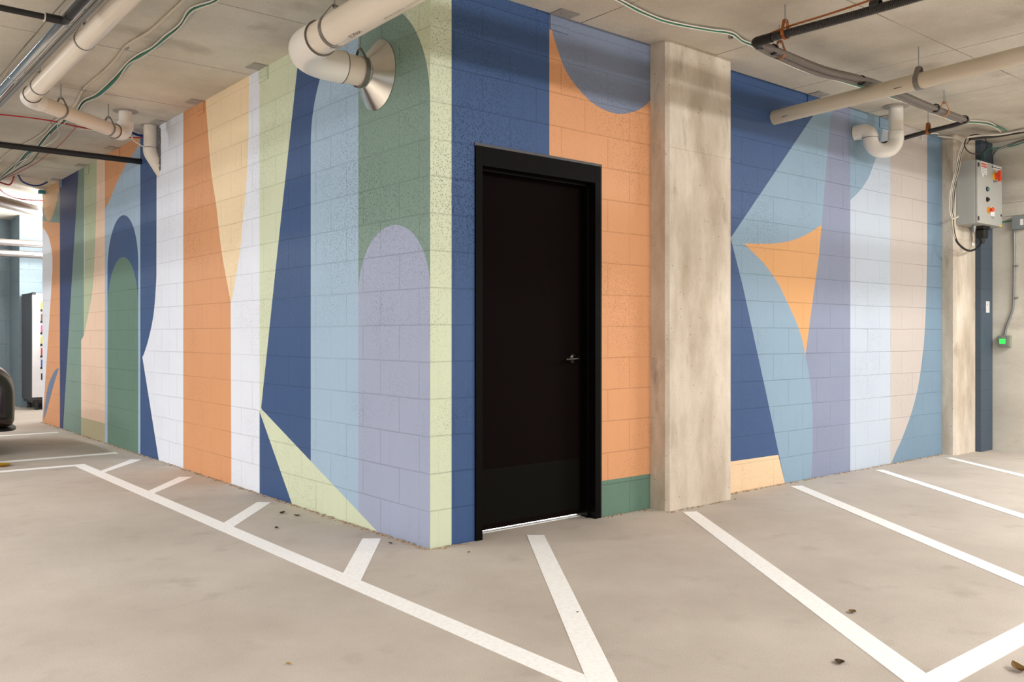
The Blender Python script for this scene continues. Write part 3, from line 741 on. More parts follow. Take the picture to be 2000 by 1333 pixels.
# ---------------------------------------------------------------- beige pipe at the right
t = thing('drain_pipe', 'long tan plastic pipe coming out of the navy paint right of the column', 'pipe', (3.214, 0, 2.85))
tube('straight_pipe', [(3.214, 0.01, 2.849), (3.214, -2.9, 2.932)], 0.0545, 'pvc_tan', t, 36)
for yy in (-0.10, -0.98, -1.85):
    def fp(tx, ty, yy=yy):
        th = math.radians(62) + ty / 0.0552; y = yy - tx; zc = 2.849 - y * 0.0285
        return Vector((3.214 - math.sin(th) * 0.0552, y, zc - math.cos(th) * 0.0552))
    bm = BM()
    for k in range(5):
        q = [bm.verts.new(fp(k * 0.011, 0)), bm.verts.new(fp(k * 0.011 + 0.008, 0)), bm.verts.new(fp(k * 0.011 + 0.008, 0.006)), bm.verts.new(fp(k * 0.011, 0.006))]; bm.faces.new(q)
    obj('print', bm, 'print_black', t)
hanger((3.214, -1.13, 2.881), (0, 1, 0), 0.0545, 'hanger with dark strap around the long tan pipe', mat_band='strap_steel', band=0.035)

# ---------------------------------------------------------------- white trap pipe
t = thing('trap_pipe', 'white plastic trap pipe dropping from the ceiling in front of the aqua paint', 'pipe', (4.592, -0.272, CEIL))
zb = 2.735
tube('riser', [(4.592, -0.272, CEIL), (4.592, -0.272, 2.86)], 0.058, 'pvc_white', t, 32)
tube('coupling', [(4.592, -0.272, 2.90), (4.592, -0.272, 2.895), (4.592, -0.272, 2.83)], [0.058, 0.064, 0.064], 'pvc_white', t, 32)
s_ = 0.165
A_ = Vector((4.592, -0.272, 2.86)); B_ = Vector((4.592 - s_, -0.272 + s_ * .85, 2.845))
tube('u_bend', fillet([A_, (A_.x, A_.y, zb), (B_.x, B_.y, zb), B_], 0.1, 12), 0.0625, 'pvc_white', t, 32)
bm = BM(); path = fillet([(B_.x, B_.y, 2.84), (B_.x, B_.y, 2.905), (B_.x - 0.02, 0.0, 2.905)], 0.07, 10)
sweep(bm, path, 0.0635, 32); obj('outlet_elbow', bm, 'pvc_white', t, True)
bm = BM(); ring(bm, (B_.x, B_.y, 2.842), (0, 0, 1), 0.06, 0.0655, 0.004, 32); obj('joint_line', bm, 'cement', t, True)
bm = BM(); ring(bm, (4.592, -0.272, CEIL - 0.004), (0, 0, 1), 0.058, 0.105, 0.008, 36); obj('ceiling_collar', bm, 'bare_steel', t, True)

# ---------------------------------------------------------------- beige pipe at the upper left, bend and run to a riser
t = thing('drain_pipe', 'beige pipe at the top left that bends and runs to a white ceiling riser', 'pipe', (-0.402, 4.088, CEIL))
zB = 2.905
E1 = onZ(55, 192, zB); E2 = Vector((-0.402, 4.088, zB))
tube('straight_pipe', [(E1.x, -3.2, zB + 0.09), (E1.x, E1.y - 0.10, zB)], 0.0575, 'pvc_beige', t, 36)
bm = BM(); d_ = (E2 - E1).normalized()
sweep(bm, fillet([(E1.x, E1.y - 0.14, zB), E1, E1 + d_ * 0.13], 0.14, 12), 0.064, 36); obj('elbow', bm, 'pvc_white', t, True)
tube('cross_pipe', [E1 + d_ * 0.10, E2 - d_ * 0.12], 0.0565, 'pvc_beige', t, 36)
bm = BM(); sweep(bm, fillet([E2 - d_ * 0.15, E2, E2 + Vector((0, 0, 0.10))], 0.09, 12), 0.063, 32); obj('elbow', bm, 'pvc_white', t, True)
tube('riser', [E2 + Vector((0, 0, 0.06)), (E2.x, E2.y, CEIL)], 0.0555, 'pvc_white', t, 32)
bm = BM(); cyl(bm, E2 + Vector((0, 0, 0.05)), (0, 0, 1), 0.066, 0.066, 0.065, 32); obj('coupling', bm, 'pvc_white', t, True)
bm = BM(); ring(bm, (E2.x, E2.y, CEIL - 0.004), (0, 0, 1), 0.055, 0.10, 0.008, 32); obj('ceiling_collar', bm, 'bare_steel', t, True)
for c, ax in ((Vector((E1.x, E1.y - 0.142, zB)), (0, 1, 0)), (E2 - d_ * 0.152, d_)):
    bm = BM(); ring(bm, c, ax, 0.054, 0.0648, 0.005, 36); obj('joint_line', bm, 'cement', t, True)
hanger((E1.x, E1.y - 0.38, zB + 0.006), (0, 1, 0), 0.0575, 'hanger on the beige pipe just before its bend', band=0.018)
hanger((E1.x, 1.72, zB + 0.025), (0, 1, 0), 0.0575, 'hanger on the beige pipe beside the chrome duct', band=0.018)
for k_, lab in ((0.30, 'hanger nearer the bend on the short cross run of pipe'), (0.80, 'hanger nearer the white riser on the short cross run of pipe')):
    c = E1.lerp(E2, k_); hanger(c, d_, 0.0565, lab, band=0.020)

# ---------------------------------------------------------------- stained downpipe at the left wall
t = thing('downpipe', 'stained white downpipe dropping from the ceiling and bending into the left wall', 'pipe', (-0.07, 4.465, CEIL))
cx_, cy_ = -0.072, 4.475
tube('riser', [(cx_, cy_, CEIL), (cx_, cy_, 2.86)], 0.058, 'pvc_stained', t, 32)
bm = BM(); sweep(bm, fillet([(cx_, cy_, 2.90), (cx_, cy_, 2.86), (cx_ + 0.12, cy_, 2.68)], 0.10, 10), 0.0635, 32); obj('elbow', bm, 'pvc_stained', t, True)
bm = BM(); ring(bm, (cx_, cy_, 2.90), (0, 0, 1), 0.058, 0.0645, 0.004, 32); obj('joint_line', bm, 'cement', t, True)
bm = BM(); ring(bm, (cx_, cy_, CEIL - 0.004), (0, 0, 1), 0.056, 0.085, 0.008, 32); obj('ceiling_collar', bm, 'bare_steel', t, True)
bm = BM()
random.seed(3)
for k in range(26):
    z = 2.70 + 0.38 * k / 25; s = random.uniform(0.008, 0.017)
    bmesh.ops.create_icosphere(bm, subdivisions=1, radius=s, matrix=Matrix.Translation((-0.006 + random.uniform(-.004, .004), cy_ - 0.062 - random.uniform(0, .006), z)) @ Matrix.Diagonal((0.7, 0.8, 1.3, 1)))
obj('cement_smear', bm, 'cement', t)

# ---------------------------------------------------------------- black sprinkler pipes
t = thing('sprinkler_pipe', 'black iron pipe running level into the left wall below the beige pipe', 'pipe', (0, 4.974, 2.859))
tube('iron_pipe', [(0.004, 4.974, 2.859), (-6.5, 4.974, 2.859)], 0.0275, 'black_iron', t, 24)
t = thing('sprinkler_pipe', 'black iron pipe crossing the top left corner and turning in front of the chrome duct', 'pipe', (-1.525, 1.265, 2.87))
zq = 2.87
tube('branch_pipe', [(-6.5, 1.27, zq), (-1.60, 1.27, zq)], 0.0165, 'black_iron', t, 20)
tube('elbow', fillet([(-1.62, 1.27, zq), (-1.525, 1.27, zq), (-1.525, 1.17, zq)], 0.02, 6), 0.023, 'black_iron', t, 20)
tube('main_pipe', [(-1.525, 1.20, zq), (-1.525, -3.0, zq)], 0.0205, 'black_iron', t, 20)
bm = BM(); ring(bm, (-1.625, 1.27, zq), (1, 0, 0), 0.016, 0.0245, 0.006, 20); obj('sealant_ring', bm, 'cable_white', t)
# unseen pipes added overhead to throw the soft shadow bands on both walls
for nm_, p_, q_, r_ in (('unseen black iron pipe added under the slab for its shadow band, behind the tan pipe', (-0.25, -2.6, 2.80), (5.6, -2.6, 2.80), 0.040), ('second unseen black iron pipe added for its shadow band, further from the right wall', (-0.25, -3.2, 2.885), (5.6, -3.2, 2.885), 0.036),
                        ('unseen black iron pipe added for its shadow band, left of the chrome duct', (-2.5, -3.0, 2.79), (-2.5, 9.4, 2.79), 0.045)):
    o = tube('sprinkler_pipe', [p_, q_], r_, 'black_iron', None, 20); meta(o, nm_, 'pipe')

# ---------------------------------------------------------------- chrome jacketed duct and its thin conduits
t = thing('chrome_duct', 'shiny metal jacketed pipe running diagonally across the top left', 'pipe', (-1.46, 3, 2.95))
tube('jacket', [(-1.475, -3.2, 2.955), (-1.475, 9.0, 2.955)], 0.040, 'chrome', t, 36)
for yy in (1.45, 2.9, 4.4):
    bm = BM(); ring(bm, (-1.475, yy, 2.955), (0, 1, 0), 0.040, 0.0415, 0.03, 36); obj('jacket_band', bm, 'chrome', t, True)
for x_, z_, r_, lab in ((-1.413, 2.945, 0.011, 'thin metal conduit beside the chrome duct'), (-1.386, 2.96, 0.009, 'thin metal conduit next to the beige pipe at the top left')):
    o = tube('metal_conduit', [(x_, -3.2, z_), (x_, 9.0, z_)], r_, 'zinc', None, 14); meta(o, lab, 'conduit')
o = BM(); ring(o, (-1.475, 0.85, 2.955), (0, 1, 0), 0.044, 0.047, 0.012, 32)
o = obj('duct_strap', o, 'zinc'); meta(o, 'light metal strap ring around the chrome duct at the top edge', 'strap')

# ---------------------------------------------------------------- flexible conduits at the right
yc, zc = -0.775, 2.95
t = thing('flexible_conduit', 'black ribbed flexible conduit from the top edge to the bend above the column', 'conduit', (1.85, yc, zc))
bm = BM(); pth = []; rr = []
for k in range(400):
    y = -0.84 - 0.0055 * k; pth.append(Vector((1.852, y, 2.945 + 0.018 * math.sin((y + .9) * 1.7)))); rr.append(0.0215 if k % 2 else 0.0255)
sweep(bm, pth, rr, 14); obj('ribbed_hose', bm, 'conduit_dark', t, True)
tube('end_fitting', fillet([(1.852, -0.90, 2.945), (1.846, -0.775, 2.945), (1.93, -0.775, 2.948)], 0.03, 6), 0.029, 'black_rubber', t, 18)
tube('copper_line', spline([(1.86, -0.86, 2.972), (1.872, -1.0, 2.988), (1.875, -1.3, 2.99), (1.872, -1.8, 3.0), (1.87, -2.9, 3.0)]), 0.006, 'copper', t, 10)
bm = BM(); ring(bm, (1.852, -1.55, 2.95), (0, 1, 0), 0.022, 0.031, 0.05, 16); obj('tape_wrap', bm, 'black_rubber', t, True)
t = thing('flexible_conduit', 'bundle of grey braided conduits running along the right wall to the trap pipe', 'conduit', (1.9, yc, zc))
for dy, dz, r_ in ((0, 0.004, 0.023), (0.030, -0.014, 0.017), (-0.030, -0.008, 0.014)):
    P = [(1.90, yc + dy * .4, zc - 0.004 + dz), (2.12, yc + dy, zc - 0.012 + dz), (2.6, yc + .0 + dy, zc - 0.026 + dz * 1.3), (3.05, yc + 0.01 + dy, zc + 0.004 + dz),
         (3.4, yc + .01 + dy * .8, zc + 0.014 + dz), (4.1, yc + .03 + dy * .7, zc + dz), (4.84, yc + .03 + dy * .5, zc - 0.01 + dz * .6)]
    tube('braided_hose', spline(P, 8), r_, 'conduit_braid', t, 14)
for x_ in (2.05, 3.12, 4.28, 4.80):
    cz = {2.05: (0, -.006), 3.12: (.008, .002), 4.28: (.025, 0), 4.80: (.028, -.008)}[x_]
    bm = BM(); ring(bm, (x_, yc + cz[0], zc + cz[1]), (1, 0, 0), 0.026, 0.034, 0.02, 16); obj('tape_wrap', bm, 'black_rubber', t, True)
tube('wall_branch', spline([(4.85, yc + 0.03, 2.94), (4.862, -0.62, 2.925), (4.86, -0.35, 2.905), (4.84, 0.01, 2.86)]), 0.019, 'conduit_dark', t, 14)
hanger((1.852, -0.99, 2.948), (0, 1, 0), 0.033, 'copper coloured hanger on the black ribbed conduit', mat_band='copper', band=0.02)
hanger((2.12, yc, 2.936), (1, 0, 0), 0.034, 'copper coloured hanger at the bend of the grey conduit', mat_band='copper', band=0.02)
hanger((4.42, yc + 0.02, 2.945), (1, 0, 0), 0.034, 'orange strap hanger on the grey conduit beyond the tan pipe', mat_band='orange_strap', band=0.014)
hanger((4.862, -0.42, 2.915), (0, 1, 0), 0.024, 'copper coloured hanger beside the white trap pipe', mat_band='copper', band=0.024)

# ---------------------------------------------------------------- cables under the slab
def cable(pts, z, r, mat, label, name='cable', zs=None, group=None, n=6):
    P = [onZ(x, y, z if zs is None else zs[i]) for i, (x, y) in enumerate(pts)]
    o = tube(name, spline(P, n), r, mat, None, 10); meta(o, label, 'cable', group); return o
cable([(420, -60), (360, 0), (330, 28), (300, 56), (276, 72), (247, 90), (225, 118), (200, 143), (165, 173), (150, 200), (135, 218), (104, 238), (90, 255), (70, 270), (45, 283), (15, 300), (-20, 335)], 3.10, 0.0095, 'cable_beige', 'thick beige cable running along the ceiling from the top edge at left')
bund = [(440, -25), (420, 0), (375, 18), (352, 48), (325, 72), (300, 92), (275, 108), (250, 124), (225, 155), (190, 185), (165, 198), (148, 220), (122, 238)]
for dx, dy, r_, m_, z_, lab in ((0, 0, .006, 'cable_green', 3.098, 'green cable in the bundle along the left part of the ceiling'), (1.5, 4, .0045, 'cable_white', 3.084, 'white cable on the wall side of the green bundle at left'),
                        (-3, -2, .0045, 'cable_white', 3.084, 'white cable on the far side of the green bundle at left'), (-3, 2, .0055, 'black_rubber', 3.106, 'dark cable in the bundle along the left part of the ceiling'), (3, 1, .005, 'cable_teal', 3.10, 'teal cable in the bundle along the left part of the ceiling')):
    random.seed(int(dx * 10 + 50))
    cable([(x + dx + random.uniform(-1.5, 1.5), y + dy + random.uniform(-1.5, 1.5)) for x, y in bund] + [(105 + dx, 252 + dy), (88 + dx * 1.4, 272 + dy), (72 + dx, 290 + dy), (55 + dx, 298 + dy), (40 + dx, 315 + dy), (22 + dx, 330 + dy * .5), (0 + dx, 348), (-25, 365)], z_, r_, m_, lab, group='cable bundle at the left')
cable([(122, 236), (112, 246), (116, 262), (105, 275), (92, 283), (75, 292), (52, 312), (30, 330), (0, 352)], 3.07, 0.0045, 'cable_white', 'loose white cable loop sagging below the cross run of beige pipe')
cable([(98, 262), (84, 280), (60, 306), (36, 318), (18, 338), (-6, 356)], 3.08, 0.0045, 'cable_white', 'loose white cable beside the sagging loop')
cable([(80, 292), (62, 316), (40, 328), (12, 345), (-10, 360)], 3.06, 0.005, 'black_rubber', 'loose dark cable at the far left of the ceiling')
cable([(115, 242), (135, 248), (165, 253), (200, 256), (250, 262), (262, 275), (285, 290), (296, 298)], 3.09, 0.006, 'cable_white', 'white cable passing behind the riser to the stained downpipe', zs=[3.09, 3.09, 3.09, 3.08, 3.06, 3.0, 2.93, 2.89])
cable([(-20, 222), (0, 224), (50, 229), (105, 237), (150, 247), (200, 257), (250, 268), (292, 269)], 3.088, 0.006, 'cable_red', 'red cable crossing the ceiling towards the stained downpipe')
cable([(150, 247), (140, 258), (120, 280), (95, 300), (75, 316), (50, 330), (30, 340), (0, 352)], 3.08, 0.0035, 'cable_red', 'thin red cable hanging off toward the far left')
cable([(255, 258), (270, 264), (286, 266)], 3.08, 0.012, 'cable_blue', 'short dark blue cable between the riser and the downpipe')
cable([(36, 343), (44, 355), (62, 362), (78, 362), (92, 356)], 3.09, 0.010, 'cable_blue', 'blue cable sagging at the far end of the ceiling', zs=[3.10, 3.05, 3.02, 3.04, 3.10])
cable([(0, 356), (8, 359), (18, 361), (24, 355), (27, 346)], 3.09, 0.010, 'cable_red', 'short red cable looping at the far left of the ceiling', zs=[3.09, 3.06, 3.04, 3.07, 3.10])
cable([(-5, 362), (2, 372), (14, 381), (34, 388), (60, 391), (84, 392)], 3.02, 0.008, 'cable_red', 'thin orange red cable in front of the far grey pipe', zs=[3.06, 3.02, 3.0, 2.99, 2.99, 2.99])
cr = [(1170, -18), (1205, 0), (1240, 18), (1270, 32), (1300, 42), (1345, 52), (1390, 60), (1428, 66), (1450, 80), (1476, 92), (1515, 113), (1560, 133), (1600, 147), (1650, 160), (1700, 175), (1745, 191), (1790, 205), (1815, 218), (1840, 226), (1870, 236), (1930, 242)]
for dx, dy, r_, m_, z_, lab in ((2, -2.5, .0045, 'cable_white', 3.098, 'white cable on the upper side of the bundle along the right ceiling'), (-1, 2.5, .0045, 'cable_white', 3.09, 'white cable on the lower side of the bundle along the right ceiling'),
                                (0, 0, .006, 'cable_green', 3.096, 'green cable in the bundle along the right ceiling'), (-1, 1.5, .0055, 'cable_teal', 3.10, 'teal cable in the bundle along the right ceiling')):
    random.seed(int(dx * 7 + 30)); k_ = 1 if m_ == 'cable_white' else 0
    cable([(x + dx + random.uniform(-1, 1), y + dy + random.uniform(-1, 1)) for x, y in cr] + ([(1955, 258)] if k_ else [(1967, 256)]), z_, r_, m_, lab, group='cable bundle at the right')
for (x_, y_), lab in (((1427, 67), 'metal cable clip at the ceiling left of the ribbed conduit'), ((247, 88), 'metal clip on the beige cable at left'), ((164, 171), 'metal clip on the beige cable beyond the first'), ((102, 236), 'metal clip on the beige cable nearest the cross run of pipe'), ((376, 18), 'metal clip on the green cable bundle at left')):
    p = onZ(x_, y_, CEIL); bm = BM(); box(bm, p.x - .012, p.x + .012, p.y - .012, p.y + .012, CEIL - 0.03, CEIL - 0.001, bevel=0.003)
    o = obj('cable_clip', bm, 'zinc'); meta(o, lab, 'clip', 'ceiling cable clips')

# ---------------------------------------------------------------- electrical cabinet on the second column
bxl, bxr, byf, bz0, bz1 = 6.065, 6.625, -0.325, 2.235, 2.842
t = thing('control_cabinet', 'grey steel electrical control cabinet with red and yellow switches at the upper right', 'electrical cabinet', (6.34, -0.14, bz0))
bx('body', (bxl, bxr, byf + 0.022, -0.128, bz0, bz1), 'cabinet_grey', t, bevel=0.004)
dd = bx('cabinet_door', (bxl + 0.002, bxr, byf, byf + 0.020, bz0 + 0.004, bz1 - 0.004), 'cabinet_grey', t, bevel=0.004)
for z in (bz0 + 0.045, bz1 - 0.05):
    bm = BM(); box(bm, bxl + 0.003, bxl + 0.03, byf - 0.006, byf, z - 0.02, z + 0.02, bevel=0.003); obj('hinge', bm, 'vend_dark', t)
def F(u, v): return bxl + (bxr - bxl) * u, bz0 + (bz1 - bz0) * v      # fractions on the door face
def dbox(name, u, v, wu, hv, th, mat, par=dd, bev=0.0):
    x, z = F(u, v); return bx(name, (x - wu / 2, x + wu / 2, byf - th, byf - 0.0004, z - hv / 2, z + hv / 2), mat, par, bev)
dl = dbox('warning_label', 0.25, 0.885, 0.130, 0.115, 0.0012, 'label_white'); dl['label'] = 'white and red danger label'
x, z = F(0.25, 0.93); bx('danger_band', (x - .058, x + .058, byf - .002, byf - .0013, z - .02, z + .02), 'danger_red', dl)
bm = text_bm('DANGER', 0.028, lambda a, b: Vector((x - 0.054 + a, byf - 0.0024, z - 0.010 + b))); obj('lettering', bm, 'label_white', dl)
bm = BM()
for k in range(4): box(bm, x - 0.055, x + 0.03 + 0.02 * (k % 2), byf - .002, byf - .0013, z - 0.034 - k * 0.014, z - 0.0305 - k * 0.014)
obj('small_print', bm, 'print_grey', dl)
dbox('small_tag', 0.21, 0.77, 0.035, 0.025, 0.0012, 'label_white')
nl = dbox('name_plate', 0.76, 0.945, 0.235, 0.038, 0.0015, 'label_white'); nl['label'] = 'white name plate with dark logo'
x2, z2 = F(0.76, 0.945)
bm = BM(); box(bm, x2 - .112, x2 - .09, byf - .0025, byf - .0016, z2 - .015, z2 + .015); box(bm, x2 - .08, x2 + .085, byf - .0025, byf - .0016, z2 - .004, z2 + .003); box(bm, x2 + .098, x2 + .108, byf - .0025, byf - .0016, z2 - .012, z2 + .012)
obj('logo', bm, 'print_black', nl)
x, z = F(0.70, 0.80)
bm = BM(); cyl(bm, (x - 0.02, byf, z), (0, -1, 0), 0.040, 0.040, 0.016, 28); r_ = obj('switch_ring', bm, 'switch_yellow', dd, True); r_['label'] = 'yellow ring of the main switch'
bm = BM(); cyl(bm, (x - 0.02, byf - 0.016, z), (0, -1, 0), 0.034, 0.030, 0.022, 24); box(bm, x - 0.035, x - 0.005, byf - 0.066, byf - 0.036, z - 0.055, z + 0.05, bevel=0.006)
r_ = obj('main_switch', bm, 'switch_red', dd, False); r_['label'] = 'red rotary switch handle'
bm = BM(); cyl(bm, (x - 0.035, byf - 0.006, z - 0.055), (0, -1, 0), 0.008, 0.008, 0.03, 12); obj('padlock_tab', bm, 'print_grey', dd)
for v, m_ in ((0.565, 'lens_teal'), (0.40, 'black_rubber')):
    x, z = F(0.375, v); bm = BM(); cyl(bm, (x, byf, z), (0, -1, 0), 0.024, 0.024, 0.008, 20); obj('switch_bezel', bm, 'vend_dark', dd, True)
    bm = BM(); cyl(bm, (x, byf - .008, z), (0, -1, 0), 0.016, 0.014, 0.014, 20); obj('selector', bm, m_, dd, True)
x, z = F(0.42, 0.235)
bm = BM(); cyl(bm, (x, byf, z), (0, -1, 0), 0.030, 0.026, 0.020, 24); obj('button_collar', bm, 'button_orange', dd, True)
bm = BM(); lathe(bm, (x, byf - 0.02, z), (0, -1, 0), [(0.012, 0), (0.012, 0.012), (0.023, 0.016), (0.023, 0.028), (0.016, 0.034), (0, 0.035)], 24); bmesh.ops.recalc_face_normals(bm, faces=bm.faces); obj('stop_button', bm, 'switch_red', dd, True)
dbox('instruction_label', 0.60, 0.225, 0.09, 0.085, 0.0012, 'label_white')
x, z = F(0.62, 0.11); bm = text_bm('STOP', 0.028, lambda a, b: Vector((x - 0.045 + a, byf - 0.0015, z + b))); obj('lettering', bm, 'print_grey', dd)
dbox('yellow_sticker', 0.94, 0.018, 0.045, 0.018, 0.0012, 'switch_yellow')
for v in (0.80, 0.19):
    x, z = F(0.95, v); bm = BM(); cyl(bm, (x, byf, z), (0, -1, 0), 0.011, 0.010, 0.006, 16); obj('door_lock', bm, 'vend_dark', dd, True)
bm = BM(); cyl(bm, (6.20, -0.235, bz0 + .002), (0, 0, -1), 0.020, 0.020, 0.035, 18); cyl(bm, (6.20, -0.235, bz0 - .03), (0, 0, -1), 0.016, 0.011, 0.05, 18)
obj('cable_gland', bm, 'galvanised', t, True)
bm = BM(); box(bm, 6.31, 6.46, -0.28, -0.18, bz0 - 0.03, bz0, bevel=0.006); box(bm, 6.335, 6.435, -0.275, -0.19, bz0 - 0.12, bz0 - 0.03, bevel=0.012); cyl(bm, (6.37, -0.235, bz0 - 0.12), (0.0, -0.2, -1), 0.030, 0.020, 0.05, 16)
obj('power_plug', bm, 'black_rubber', t)
# cables of the cabinet
zt = 3.06
def P3(px, py, y): return onY(px, py, y)
def wallcable(pts, y, r, mat, label, ys=None, group='cables around the control cabinet'):
    P = [P3(a, b, y if ys is None else ys[i]) for i, (a, b) in enumerate(pts)]
    P = [p if p.x < 6.73 else onX(pts[i][0], pts[i][1], 6.73) for i, p in enumerate(P)]
    P = [p if p.z < 3.085 else onZ(pts[i][0], pts[i][1], 3.082) for i, p in enumerate(P)]
    o = tube('cable', spline(P, 7), r, mat, None, 10); return meta(o, label, 'cable', group)
base = [(2010, 252), (1960, 262), (1900, 266), (1884, 275), (1873, 300), (1867, 330), (1859, 360), (1855, 385), (1855, 410), (1858, 425)]
for dx, dy, m_, r_, lab in ((0, 0, 'cable_white', .0042, 'white cable looping down the left side of the cabinet, outermost'), (3.2, 1, 'cable_white', .0042, 'white cable looping down the left side of the cabinet, middle one'),
                            (6.4, 2, 'cable_beige', .0042, 'beige cable beside the white ones at the left side of the cabinet')):
    wallcable([(a + dx * (1 if i > 2 else 0), b + dy * (i < 3)) for i, (a, b) in enumerate(base)] + [(1862 + dx * .5, 428 - dy), (1872, 424 - dy)], -0.17, r_, m_, lab, ys=[-.5, -.45, -.37, -.33, -.24, -.19] + [-.17] * 6)
wallcable([(2010, 256), (1960, 264), (1902, 270), (1888, 280), (1877, 300), (1869, 340), (1863, 380), (1861, 420), (1862, 445), (1868, 470), (1880, 484), (1893, 490), (1905, 487), (1914, 478), (1918, 468)], -0.155, 0.010, 'black_rubber',
          'thick black cable looping below the cabinet to its black plug', ys=[-.5, -.45, -.36, -.30, -.22, -.17, -.16, -.16] + [-.17, -.2, -.22, -.235, -.235, -.235, -.235])
wallcable([(1866, 330), (1862, 370), (1860, 410), (1860, 435), (1864, 462), (1876, 482), (1890, 488), (1898, 480), (1901, 466), (1900, 455)], -0.16, 0.006, 'cable_beige',
          'beige cable looping below the cabinet to the metal gland', ys=[-.15, -.15, -.15, -.17, -.19, -.21, -.225, -.235, -.235, -.235])
bx_ = P3(1899, 478, -.235)
o = bx('cable_tag', (bx_.x - .03, bx_.x + .02, -.246, -.243, bx_.z - .012, bx_.z + .014), 'label_white'); meta(o, 'white tag on the cable loop below the cabinet', 'tag')
wallcable([(1906 + 22 * math.cos(a * PI / 8), 282 + 19 * math.sin(a * PI / 8)) for a in range(0, 17)][:17], -0.345, 0.0055, 'conduit_dark', 'dark coiled cable ring above the cabinet', ys=None)
wallcable([(2012, 256), (1985, 260), (1950, 266), (1912, 270), (1894, 272)], -0.42, 0.012, 'black_rubber', 'thick dark cable coming in under the ceiling at the right edge')
wallcable([(2010, 274), (1985, 283), (1955, 288), (1935, 291), (1924, 298), (1921, 314)], -0.20, 0.006, 'cable_green', 'green cable arching into the top of the cabinet', ys=[-.3, -.3, -.28, -.25, -.2, -.2])
wallcable([(2010, 270), (1988, 277), (1965, 286), (1948, 293), (1941, 303), (1941, 321)], -0.215, 0.011, 'galvanised', 'grey flexible conduit arching into the top of the cabinet', ys=[-.3, -.3, -.3, -.26, -.22, -.215])
wallcable([(1806, 262), (1812, 261), (1831, 261), (1833, 266), (1850, 268), (1868, 271), (1880, 277)], -0.02, 0.005, 'cable_white', 'thin white cable running along the top of the blush and teal stripes', ys=[-.02, -.02, -.02, -.02, -.05, -.14, -.15])
wallcable([(1809, 247), (1809, 256), (1803, 265), (1800, 274)], -0.03, 0.006, 'cable_white', 'short white cable end hanging above the blush stripe')
# long curved cable
# ---------------------------------------------------------------- junction box, conduit and lit button on the end wall
XE = 6.78
def E(px, py): return onX(px, py, XE)
a, b = E(1980, 424), E(2000, 450)
t = thing('junction_box', 'grey electrical junction box on the concrete wall at the right edge', 'junction box', (XE, a.y, b.z))
bx('box_body', (XE - 0.07, XE, a.y - 0.14, a.y - 0.005, 2.215, 2.345), 'junction_grey', t, bevel=0.004)
bx('box_label', (XE - 0.0715, XE - 0.0702, a.y - 0.115, a.y - 0.085, 2.25, 2.31), 'label_white', t)
pts = [E(1982, 450), E(1982, 520), E(1981, 590), E(1978, 610), E(1967, 640), E(1964, 656)]
tube('conduit_pipe', spline([p + Vector((-0.02, 0, 0)) for p in pts], 6), 0.011, 'galvanised', t, 12)
for yy in (520, 582):
    p = E(1983, yy); bx('conduit_clamp', (XE - 0.034, XE - 0.001, p.y - 0.03, p.y + 0.016, p.z - 0.006, p.z + 0.006), 'galvanised', t)
o = tube('cable', spline([E(1955, 436) + Vector((-.03, 0, 0)), E(1965, 434) + Vector((-.03, 0, 0)), E(1980, 432) + Vector((-.03, 0, 0))]), 0.006, 'cable_green', None, 10)
meta(o, 'short green cable between the cabinet and the junction box', 'cable')
p = E(1963, 667)
t = thing('exit_button', 'small metal box with a lit green button on the concrete wall at right', 'button box', (XE, p.y, p.z))
bx('back_box', (XE - 0.05, XE, p.y - 0.065, p.y + 0.05, p.z - 0.058, p.z + 0.058), 'box_green_frame', t, bevel=0.004)
bx('face_plate', (XE - 0.056, XE - 0.0505, p.y - 0.05, p.y + 0.048, p.z - 0.052, p.z + 0.052), 'galvanised', t, bevel=0.003)
gb = bx('green_button', (XE - 0.066, XE - 0.0565, p.y - 0.024, p.y + 0.03, p.z - 0.024, p.z + 0.024), 'green_lit', t, bevel=0.003); gb['label'] = 'lit green push button'
p = onY(1928, 600, -0.175)
o = bx('switch_plate', (p.x - 0.038, p.x + 0.038, -0.184, -0.1755, p.z - 0.058, p.z + 0.058), 'switch_plate', bevel=0.003); meta(o, 'small white square switch plate on the dark blue block pier', 'switch')
bm = BM(); box(bm, p.x - 0.022, p.x - 0.008, -0.1855, -0.1841, p.z + .015, p.z + .032); obj('indicator', bm, 'print_grey', o)
# conduit run at the very right edge
p = E(1998, 455)
o = tube('wall_conduit', [p + Vector((-.01, -.06, 0)), p + Vector((-.01, -.06, -0.85))], 0.010, 'galvanised', None, 12); meta(o, 'thin vertical conduit at the right edge below the junction box', 'conduit')

# ---------------------------------------------------------------- vending machine at the far left
vx0, vx1, vy0, vy1 = 0.295, 1.25, 11.33, 12.08
t = thing('vending_machine', 'snack vending machine with dark side and white front beyond the left wall', 'vending machine', (0.77, 11.7, 0))
bx('cabinet', (vx0, vx1, vy0 + 0.03, vy1, 0.15, 1.83), 'vend_side', t, bevel=0.01)
bm = BM()
wx0, wx1, wz0, wz1 = vx0 + 0.115, vx0 + 0.72, 0.62, 1.72
for d in ((vx0 + .005, vx1 - .005, 0.20, 0.44), (vx0 + .005, vx1 - .005, wz1, 1.82), (vx0 + .005, wx0, 0.44, wz1), (wx1, vx1 - .005, 0.44, wz1), (wx0, wx1, 0.44, wz0)):
    box(bm, d[0], d[1], vy0, vy0 + 0.03, d[2], d[3])
obj('front_panel', bm, 'vend_front', t)
bx('trim_edge', (vx0 + 0.002, vx0 + 0.055, vy0 - 0.012, vy0 + 0.03, 1.80, 1.835), 'vend_dark', t)
bx('delivery_flap', (wx0 + 0.01, wx1 - 0.02, vy0 - 0.003, vy0, 0.47, 0.57), 'vend_dark', t)
bx('display_back', (wx0, wx1, vy0 + 0.022, vy0 + 0.029, wz0, wz1), 'vend_inside', t)
bm = BM()
